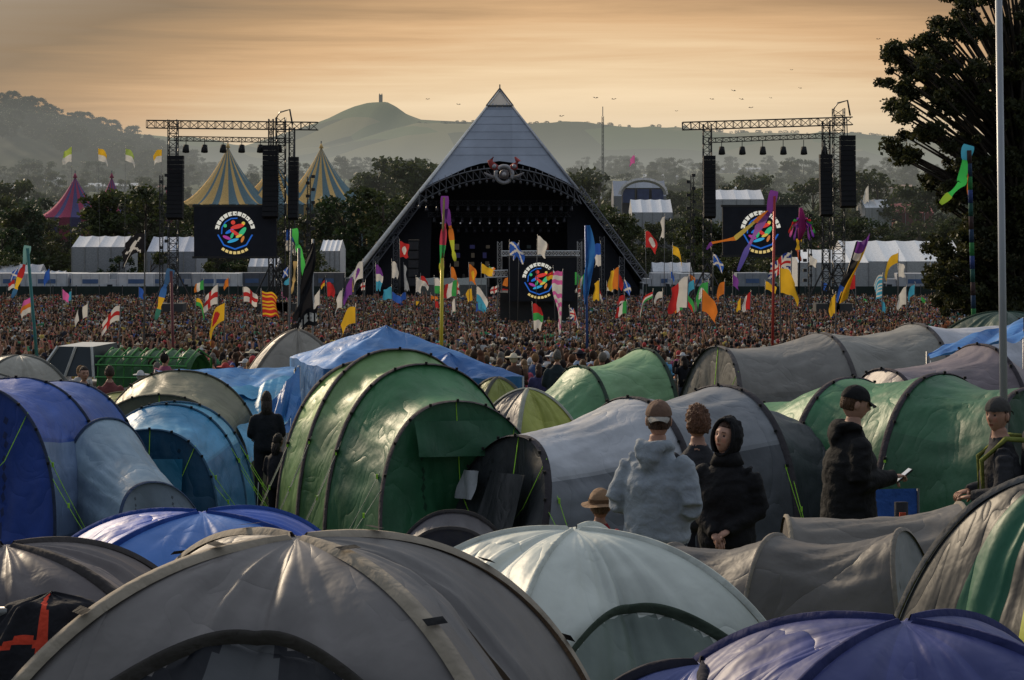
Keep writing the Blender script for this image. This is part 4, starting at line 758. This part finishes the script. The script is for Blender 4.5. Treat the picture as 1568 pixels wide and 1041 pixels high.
# ---------------------------------------------------------------- people
def finalize(mb,voxel,name,parent,fold=.010):
    me=mb.mesh('tmp'); o=bpy.data.objects.new('tmp',me); scene.collection.objects.link(o)
    m=o.modifiers.new('r','REMESH'); m.mode='VOXEL'; m.voxel_size=voxel; m2=o.modifiers.new('s','SMOOTH'); m2.iterations=5; m2.factor=.5
    dg=bpy.context.evaluated_depsgraph_get(); dg.update(); me2=bpy.data.meshes.new_from_object(o.evaluated_get(dg))
    fc=np.array([np.mean([mb.v[i] for i in f],axis=0) for f in mb.f]); kd=kdtree.KDTree(len(fc))
    for i,c in enumerate(fc): kd.insert(c,i)
    kd.balance(); cols=[]; mi=[]; me2.materials.clear()
    for k in mb.mats: me2.materials.append(M[k])
    cl=mb.mats.index('cloth') if 'cloth' in mb.mats else -1
    if fold:
        nr=[v.normal.copy() for v in me2.vertices]
        for v,n in zip(me2.vertices,nr):
            p=v.co
            if p.z<.35: continue
            q=noise.noise(Vector((p.x*7+p.z*5,p.y*7-p.z*3,p.z*13))); q2=noise.noise(Vector((p.x*18,p.y*18+p.z*12,p.z*26)))
            _,i,_=kd.find(p)
            if mb.m[i]==cl: v.co=p+n*((abs(q)*-1.9+.35)*fold+q2*fold*.4)
    for p in me2.polygons:
        _,i,_=kd.find(p.center); cols.append(tuple(mb.c[i][:3])+(1,)); mi.append(mb.m[i])
    for a in list(me2.color_attributes): me2.color_attributes.remove(a)
    ca=me2.color_attributes.new('Col','FLOAT_COLOR','CORNER'); cnt=[p.loop_total for p in me2.polygons]
    ca.data.foreach_set('color',np.repeat(np.array(cols,dtype=np.float32),cnt,axis=0).ravel()); me2.polygons.foreach_set('material_index',mi); me2.polygons.foreach_set('use_smooth',[True]*len(me2.polygons))
    bpy.data.objects.remove(o); n=bpy.data.objects.new(name,me2); scene.collection.objects.link(n); n.parent=parent; return n
def dense(pts,rad,st=.025):
    P_=[Vector(p) for p in pts]; r=[(q if isinstance(q,tuple) else (q,q)) for q in rad]; op=[];orr=[]
    for i in range(len(P_)-1):
        n=max(1,int((P_[i+1]-P_[i]).length/st))
        for k in range(n): f=k/n; fs=f*f*(3-2*f)*.5+f*.5; op.append(P_[i].lerp(P_[i+1],f)); orr.append((r[i][0]+(r[i+1][0]-r[i][0])*fs,r[i][1]+(r[i+1][1]-r[i][1])*fs))
    op.append(P_[-1]); orr.append(r[-1]); return op,orr
def hand(mb,w_,dirv,upv,side,skin,curl=.6,k=1.0):
    d_=Vector(dirv).normalized(); u=Vector(upv); u=(u-d_*u.dot(d_)).normalized(); s=d_.cross(u)*side
    w_=Vector(w_); mb.tube([w_,w_+d_*.04*k,w_+d_*.085*k],[(.016,.024),(.016,.038),(.012,.036)],skin,8,'skin',up=u)
    for i,(o_,l) in enumerate([(.028,.068),(.010,.076),(-.009,.07),(-.027,.055)]):
        b=w_+d_*.082*k+s*o_*k; c1=b+(d_*math.cos(curl*.5)-u*math.sin(curl*.5))*l*.45*k; c2=c1+(d_*math.cos(curl*1.3)-u*math.sin(curl*1.3))*l*.35*k; c3=c2+(d_*math.cos(curl*2)-u*math.sin(curl*2))*l*.25*k
        mb.tube([b,c1,c2,c3],[.0095,.009,.008,.006],skin,6,'skin')
    b=w_+d_*.03*k+s*.03*k; mb.tube([b,b+(d_*.5+s*.6-u*.3)*.04*k,b+(d_*.8+s*.5-u*.6)*.06*k],[.012,.010,.007],skin,6,'skin')
def head(mb,c,yaw,pitch,roll,skin,hair,k=1,beard=None,hairlong=False,nohair=False,curly=False):
    Rm=(Matrix.Rotation(yaw,3,'Z')@Matrix.Rotation(pitch,3,'X')@Matrix.Rotation(roll,3,'Y')); c=Vector(c)
    G=lambda a,b,s:math.exp(-((a-b)/s)**2)
    def raw(x,y,z,inf=1.0):
        X_=x*.076*(1-.28*max(0,-z)**1.2)*inf; Y_=y*.098*inf; Z_=z*.122*inf
        if y>0:
            Y_+=.028*G(x,0,.17)*G(z,-.12,.2)+.012*G(x,0,.25)*G(z,-.85,.2)+.007*G(x,0,.3)*G(z,-.48,.1)+.008*G(z,.28,.12)*y-.014*G(abs(x),.38,.18)*G(z,.08,.14)
        elif z<-.3: Y_*=1-.5*(-z-.3)
        return Vector((X_,Y_,Z_))
    def sp_(u,v): a=2*math.pi*u; b=math.pi*v; return math.sin(b)*math.cos(a),math.sin(b)*math.sin(a),-math.cos(b)
    def cf(u,v):
        x,y,z=sp_(u,v); j=1+.12*noise.noise(Vector((x*3,y*3,z*4)))
        if y>.3:
            if abs(abs(x)-.37)<.11 and abs(z-.07)<.045: return (.03,.02,.02) if abs(abs(x)-.37)<.06 else (.36,.30,.27)
            if abs(abs(x)-.37)<.17 and abs(z-.25)<.04: return tuple(q*1.2 for q in hair)
            if abs(x)<.24 and abs(z+.5)<.045: return (skin[0]*.75,skin[1]*.42,skin[2]*.45)
            if abs(abs(x)-.08)<.04 and abs(z+.3)<.03: return tuple(q*.4 for q in skin)
            if abs(abs(x)-.45)<.2 and abs(z+.2)<.15: return (skin[0]*1.05*j,skin[1]*.88*j,skin[2]*.85*j)
        if beard and y>-.2 and z<-.28 and not(abs(x)<.25 and abs(z+.5)<.05): return beard
        return tuple(q*j for q in skin)
    mb.grid(lambda u,v:c+Rm@(raw(*sp_(u,v))*k),64,52,cf,'skin')
    for s in(-1,1): mb.ell(c+Rm@(Vector((s*.078,-.008,-.005))*k),(.010*k,.022*k,.033*k),skin,'skin',8,6,Rm)
    if not nohair:
        def hf(u,v):
            x,y,z=sp_(u,v); t=1.09+.04*noise.noise(Vector((x*6,y*6,z*6)))+(.30*abs(noise.noise(Vector((x*7,y*7,z*7))))+.14 if curly else 0)
            cut=(y>.25 and z<.48) or (y>-.15 and z<.1) or z<(-.9 if hairlong else -.45)
            if cut: t=.9
            return c+Rm@(raw(x,y,z,t)*k+Vector((0,-.006,.004)))
        mb.grid(hf,56,44,hair,'hair')
    return Rm
def shell(mb,c,Rm,r,keep,col,mat='cloth',k=1,n=40,m=26,off=(0,0,0),rough=.02):
    vs=[];fs=[]; c=Vector(c); O=Vector(off)
    def f(u,v):
        a=2*math.pi*u; b=math.pi*v; return math.sin(b)*math.cos(a),math.sin(b)*math.sin(a),-math.cos(b)
    for j in range(m+1):
        for i in range(n):
            x,y,z=f(i/n,j/m); q=1+rough*noise.noise(Vector((x*4,y*4,z*4+k))); vs.append(c+Rm@(Vector((x*r[0]*q,y*r[1]*q,z*r[2]*q))+O)*k)
    for j in range(m):
        for i in range(n):
            x,y,z=f((i+.5)/n,(j+.5)/m)
            if keep(x,y,z): fs.append((j*n+i,j*n+(i+1)%n,(j+1)*n+(i+1)%n,(j+1)*n+i))
    mb.add(vs,fs,col,mat,True)
def person(name,px,d,face,h,top,leg,skin,hair,eL,wL,eR,wR,hy=0,hp=0,hr=0,bulk=.02,hem=.86,voxel=.014,feat=(),beard=None,sleeve=True,shoe=(.03,.03,.03),hands=True,lean=0,curl=.7,hs=1.0):
    par=empty(name,(X(px,d),d,gz(d)),math.radians(face-90)); k=h/1.78; mb=MB(); S=lambda v:Vector(v)*k
    def tb(pts,rad,col,mat='cloth',n=14,up=None): 
        a,b=dense([S(p) for p in pts],[((r[0]*k,r[1]*k) if isinstance(r,tuple) else r*k) for r in rad]); mb.tube(a,b,col,n,mat,True,True,up)
    for s in(-1,1):
        tb([(s*.10,0,.92),(s*.115,.02,.50),(s*.12,-.02,.10)],[.10,.07,.055],leg); tb([(s*.12,-.05,.05),(s*.125,.06,.045),(s*.13,.17,.035)],[(.045,.04),(.045,.045),(.03,.038)],shoe,'cloth',10,up=(0,0,1))
    B=bulk
    tb([(0,0,hem),(0,0,hem+.06),(0,-.005,1.05),(0,lean*.5,1.24),(0,lean,1.36),(0,lean,1.43),(0,lean+.005,1.50)],[(.155+B*.5,.12+B*.6),(.185+B*.8,.135+B),(.165+B,.12+B),(.178+B*.7,.125+B),(.165+B*.4,.105+B*.5),(.12,.085),(.068,.065)],top,'cloth',22,up=(1,0,0))
    tb([(0,lean,1.42),(0,lean+.015,1.56)],[.06,.055],skin,'skin')
    for s,e,w_ in((-1,eL,wL),(1,eR,wR)):
        e=Vector(e);w_=Vector(w_); tb([(s*.14,lean,1.405),(s*.185,lean,1.365),(s*.205,lean,1.30),tuple(e)],[.055,.060+B*.3,.056+B*.4,.046+B*.5],top)
        if sleeve: tb([tuple(e),tuple(e.lerp(w_,.5)),tuple(w_)],[.046+B*.5,.043+B*.4,.034+B*.3],top)
        else: tb([tuple(e),tuple(e.lerp(w_,.4)),tuple(w_)],[.043,.040,.027],skin,'skin')
    if 'hooddown' in feat:
        tb([(-.10,lean+.05,1.48),(-.105,lean-.04,1.50),(-.06,lean-.10,1.50),(0,lean-.12,1.49),(.06,lean-.10,1.50),(.105,lean-.04,1.50),(.10,lean+.05,1.48)],[.022,.034,.042,.046,.042,.034,.022],top); tb([(0,lean-.11,1.50),(0,lean-.135,1.42),(0,lean-.13,1.33)],[(.11,.045),(.09,.04),(.03,.02)],top,up=(1,0,0))
    finalize(mb,voxel*k,'body',par,.009 if voxel<.02 else 0)
    mb=MB(); hc=S((0,lean+.025,1.645)); Rm=head(mb,hc,hy,hp,hr,skin,hair,k*.98*hs,beard,'long' in feat,False,'curly' in feat)
    for f in feat:
        if isinstance(f,tuple) and f[0]=='cap':
            col,dr=f[1],f[2]; shell(mb,hc,Rm,(.086,.108,.100),lambda x,y,z:z>-.02,col,'cloth',k,off=(0,-.004,.035))
            mb.grid(lambda u,v:hc+Rm@(Vector(((u-.5)*.14*(1-.25*v*v),dr*(.09+.07*v*math.sin(math.pi*(.15+.7*u))),.045-.03*v-.02*(2*u-1)**2))*k),10,6,f[3] if len(f)>3 else col,'cloth')
        if isinstance(f,tuple) and f[0]=='brimhat':
            shell(mb,hc,Rm,(.100,.115,.12),lambda x,y,z:z>-.1,f[1],'cloth',k*hs,off=(0,0,.045)); mb.grid(lambda u,v:hc+Rm@(Vector((math.cos(6.2832*u)*(.09+.075*v),math.sin(6.2832*u)*(.105+.075*v),.04-.02*v+.008*math.sin(18*u)))*k*hs),32,4,f[1],'cloth')
            mb.grid(lambda u,v:hc+Rm@(Vector((math.cos(6.2832*u)*.103,math.sin(6.2832*u)*.118,.045+.03*v))*k*hs),32,1,(.12,.07,.04),'cloth')
        if f=='hoodup':
            shell(mb,hc,Rm,(.112,.135,.158),lambda x,y,z:not(y>.42 and abs(x)<.86 and -.95<z<.86 and (x*x/.62+((z+.02)**2)/.80)<1),top,'cloth',k,n=64,m=44,off=(0,-.022,.002),rough=.10)
            mb.tube([hc+Rm@(Vector((math.sin(a)*.088,.05+.01*math.cos(a),-.005+.135*math.cos(a)))*k) for a in np.linspace(0,6.2832,28)],.013*k,top,8,'cloth',False)
            mb.tube([hc+S((0,-.03,-.20)),hc+S((0,-.02,-.11))],[(.13*k,.10*k),(.09*k,.09*k)],top,18,'cloth',up=(1,0,0))
    if 'long' in feat: mb.tube([hc+Rm@(Vector((0,-.06,-.02))*k),hc+Rm@(Vector((0,-.085,-.14))*k),hc+Rm@(Vector((0,-.09,-.26))*k)],[(.085*k,.05*k),(.085*k,.045*k),(.06*k,.02*k)],hair,12,'hair',up=(1,0,0))
    mb.obj('head',parent=par)
    if hands:
        mb=MB()
        for s,e,w_ in((-1,eL,wL),(1,eR,wR)):
            dv_=(Vector(w_)-Vector(e)).normalized(); hand(mb,S(w_)-dv_*.01,dv_,Vector((0,0,1)) if abs(dv_.z)<.7 else Vector((s*1.0,.2,0)),-s if abs(dv_.z)<.7 else s,skin,curl,k)
        mb.obj('hands',parent=par)
    return par,k
SK=(.36,.195,.135)
person('man_in_grey_hoodie',1006,12.9,60,1.80,(.25,.28,.315),(.03,.035,.05),SK,(.06,.03,.018),(-.275,-.06,1.12),(-.13,.17,1.02),(.275,-.06,1.12),(.13,.17,1.02),hy=.45,feat=('hooddown',('cap',(.14,.085,.06),-1,(.30,.28,.25))),beard=(.10,.05,.025),bulk=.052,hem=.84)
person('woman_in_black_hood',1113,13.7,-112,1.66,(.010,.010,.012),(.012,.012,.014),(.42,.24,.175),(.06,.03,.02),(-.25,-.03,1.12),(-.06,.20,.98),(.25,-.03,1.12),(.03,.21,.95),hy=-.25,hp=.16,hr=-.15,feat=('hoodup',),bulk=.045,hem=.80)
person('curly_haired_person',1069,14.6,100,1.72,(.03,.03,.035),(.02,.02,.03),SK,(.12,.055,.03),(-.26,0,1.12),(-.2,.2,1.05),(.26,0,1.12),(.2,.2,1.05),feat=('curly',))
pm,k=person('man_in_black_jacket',1300,14.9,8,1.88,(.010,.010,.011),(.015,.015,.018),(.38,.22,.16),(.08,.04,.02),(-.24,.0,1.12),(-.10,.28,1.10),(.24,.0,1.12),(.05,.31,1.13),hp=-.22,feat=('hooddown',('cap',(.010,.010,.011),1)),bulk=.065,hem=.76,lean=.02)
mb=MB(); mb.box((-.02,.43,1.19),(.075,.012,.15),(.02,.02,.02),'metal',Matrix.Rotation(-.9,3,'X')); mb.box((-.02,.429,1.198),(.068,.004,.135),(.25,.28,.32),'screen',Matrix.Rotation(-.9,3,'X')); mb.obj('phone',parent=pm)
person('child_in_sun_hat',918,13.2,70,1.17,(.36,.03,.04),(.04,.06,.12),SK,(.15,.09,.05),(-.25,0,1.12),(-.18,.15,1.0),(.25,0,1.12),(.18,.15,1.0),hy=.3,feat=(('brimhat',(.24,.15,.09)),),sleeve=False,hs=1.18)
pb,k=person('backpacker',1533,14.4,172,1.80,(.03,.03,.035),(.03,.035,.05),SK,(.07,.04,.03),(-.27,.02,1.12),(-.15,.22,1.08),(.27,.02,1.12),(.15,.22,1.08),hy=.9,feat=(('cap',(.05,.047,.045),-1),),bulk=.03)
mb=MB(); mb.tube([(0,-.27,.85),(0,-.29,1.05),(0,-.28,1.35),(0,-.26,1.55),(0,-.24,1.62)],[(.16,.10),(.19,.15),(.18,.14),(.15,.11),(.08,.05)],(.035,.035,.04),16,'cloth',up=(1,0,0)); mb.tube([(-.2,-.3,1.0),(-.2,-.3,1.4)],[.06,.05],(.03,.03,.035),8,'cloth'); mb.tube([(.2,-.3,1.0),(.2,-.3,1.4)],[.06,.05],(.2,.22,.03),8,'cloth')
for s in(-1,1): mb.tube([(s*.12,-.16,1.5),(s*.13,-.02,1.51),(s*.13,.15,1.35),(s*.14,.14,1.1),(s*.15,-.14,.98)],.02,(.16,.18,.04),6,'cloth')
for z in(1.0,1.2,1.42): mb.tube([(-.19,-.36,z),(0,-.445,z),(.19,-.36,z)],.010,(.28,.31,.04),5,'cloth')
mb.tube([(-.26,-.3,.84),(.26,-.3,.84)],.07,(.16,.18,.04),10,'cloth'); mb.obj('backpack',parent=pb)
person('small_person_by_tent',425,23.2,60,1.25,(.015,.015,.018),(.015,.015,.02),(.2,.11,.08),(.02,.015,.012),(-.25,0,1.12),(-.2,.2,1.05),(.25,0,1.12),(.2,.2,1.05),feat=('long',),voxel=.024)  # small standing figure in place of a seated person
person('woman_by_tent',408,27.5,100,1.62,(.012,.013,.016),(.015,.015,.02),SK,(.03,.02,.015),(-.25,0,1.12),(-.2,.2,1.05),(.25,0,1.12),(.2,.2,1.05),feat=('long',),voxel=.024)
mids=[(853,40,1.92,90,(.02,.03,.035),(.18,.14,.10),(.10,.09,.08),1,()),(893,43,1.70,110,(.45,.04,.18),(.02,.03,.06),(.10,.05,.02),0,('long',)),(872,46,1.6,60,(.02,.02,.03),(.03,.04,.08),(.14,.06,.03),1,('long',)),(948,48,1.72,95,(.03,.34,.29),(.05,.05,.07),(.3,.2,.1),0,()),(925,50,1.75,60,(.35,.3,.28),(.03,.03,.05),(.1,.06,.03),0,()),(905,44,1.6,120,(.30,.28,.27),(.02,.03,.05),(.15,.05,.03),0,('long',)),
(785,44,1.75,80,(.03,.03,.035),(.03,.03,.05),(.08,.04,.02),1,()),(803,47,1.68,120,(.35,.06,.10),(.03,.03,.05),(.2,.12,.06),0,('long',)),(765,45,1.72,70,(.02,.02,.02),(.02,.02,.03),(.12,.06,.03),1,('long',)),(745,50,1.75,90,(.16,.12,.3),(.03,.03,.05),(.06,.04,.02),0,()),(825,45,1.6,90,(.05,.05,.12),(.02,.02,.03),(.06,.03,.02),0,('long',)),(722,52,1.78,80,(.35,.35,.35),(.03,.03,.05),(.05,.03,.02),0,()),
(976,52,1.7,90,(.03,.05,.15),(.03,.03,.05),(.1,.06,.03),0,()),(1000,54,1.75,90,(.3,.08,.05),(.03,.03,.05),(.1,.06,.03),0,()),(128,33,1.80,-60,(.02,.02,.025),(.03,.03,.05),(.03,.02,.015),1,()),(168,34,1.78,110,(.16,.05,.05),(.03,.03,.05),(.05,.03,.02),0,()),(265,50,1.75,90,(.3,.03,.03),(.03,.03,.05),(.05,.03,.02),0,()),(325,52,1.7,90,(.45,.2,.08),(.03,.03,.05),(.05,.03,.02),0,()),(285,54,1.72,100,(.05,.06,.1),(.03,.03,.05),(.15,.1,.06),0,()),(238,53,1.7,60,(.02,.02,.03),(.03,.03,.05),(.05,.03,.02),1,())]
for i,(px,dd,h,fc_,tp,lg,hr_,sl_,ft) in enumerate(mids):
    person('man_in_crowd' if not ft else 'woman_in_crowd',px,dd,fc_,h,tp,lg,SK,hr_,(-.25,.0,1.12),(-.18,.2,1.12),(.25,0,1.12),(.2,.15,.98),feat=ft,voxel=.028,sleeve=bool(sl_))
mb=MB(); rs=random.Random(77)
for k in range(320):
    y=rs.uniform(42,60); px=rs.choice([rs.uniform(-20,460),rs.uniform(690,1010),rs.uniform(-20,1500)]); 
    if y<50 and rs.random()<.5: continue
    lowman(mb,X(px,y),y,rs,gz(y))
mb.obj('loose_crowd')
mb=MB(); g=(.03,.09,.3)
for a,b in (((-.28,-.25,0),(.28,.25,.45)),((.28,-.25,0),(-.28,.25,.45)),((-.28,.25,0),(.28,-.25,.45)),((.28,.25,0),(-.28,-.25,.45)),((-.28,.25,0),(-.3,.32,.95)),((.28,.25,0),(.3,.32,.95)),((-.3,-.25,.62),(-.3,.28,.62)),((.3,-.25,.62),(.3,.28,.62)),((-.28,-.25,0),(-.3,-.25,.62)),((.28,-.25,0),(.3,-.25,.62))): mb.tube([a,b],.011,(.05,.05,.05),8,'metal')
mb.grid(lambda u,v:Vector((-.28+.56*u,-.25+.5*v,.45-.05*math.sin(math.pi*u))),10,8,g,'cloth'); mb.grid(lambda u,v:Vector((-.3+.6*u,.27+.06*v+.04*math.sin(math.pi*u),.45+.5*v)),10,8,g,'cloth')
for s in(-1,1): mb.box((s*.3,0,.635),(.07,.5,.015),(.02,.04,.12),'cloth')
mb.obj('camping_chair',(X(1382,16.5),16.5,gz(16.5)),math.radians(15))
mb=MB(); mb.tube([(0,0,0),(0,0,.2),(0,0,.95)],[(.055,.02)]*3,(.03,.03,.035),8,'cloth'); 
for k in range(6): mb.box((0,-.06,.2+k*.13),(.05,.02,.05),(.5,.08,.04))
mb.obj('folded_banner',(X(1380,15.7),15.7,gz(15.7)),0)
# black and red rain jacket hung over a short pole beside the front tent
dj=5.75; gj=gz(dj); tj=Z(908,dj)-gj
mb=MB(); mb.tube([(0,0,0),(0,0,tj-.03)],.018,(.2,.2,.2),8,'metal'); mb.tube([(-.16,0,tj-.05),(.16,0,tj-.05)],.015,(.2,.2,.2),8,'metal')
def jk(u,v):
    a=2*math.pi*u; t=v; r=math.sin(min(1,t*2.2)*math.pi/2)**.7; rx,ry=.23*r+.05*t,.11*r+.06*t
    z=tj-.03*r-.62*max(0,t-.12)-.03*abs(math.cos(a))*r
    f=.030*noise.noise(Vector((math.cos(a)*3,math.sin(a)*3,t*2)))+.018*noise.noise(Vector((u*26,t*4,2)))*t*2
    return Vector(((rx+f)*math.cos(a),(ry+f)*math.sin(a),z+.012*noise.noise(Vector((u*14,t*9,7)))))
def jc(u,v):
    a=(u*360)%360
    if abs(a-258-8*math.sin(v*7))<4 or abs(v-.30-.05*math.sin(u*25))<.018 and 180<a<360 and a<262: return (.62,.06,.03)
    if 285<a<325 and abs(v-.34-.004*(a-300))<.055: return (.62,.06,.03)
    if 200<a<225 and abs(v-.52)<.05: return (.5,.05,.03)
    return (.014,.014,.018)
mb.grid(jk,120,60,jc,'cloth')
for s in(-1,1): mb.tube([(s*.19,-.02,tj-.08),(s*.26,-.04,tj-.25),(s*.27,-.05,tj-.55)],[.05,.055,.045],(.014,.014,.018),12,'cloth'); mb.tube([(s*.27,-.05,tj-.55),(s*.27,-.05,tj-.58)],.047,(.6,.06,.03),12,'cloth')
mb.obj('rain_jacket',(X(78,dj),dj,gj),.15)
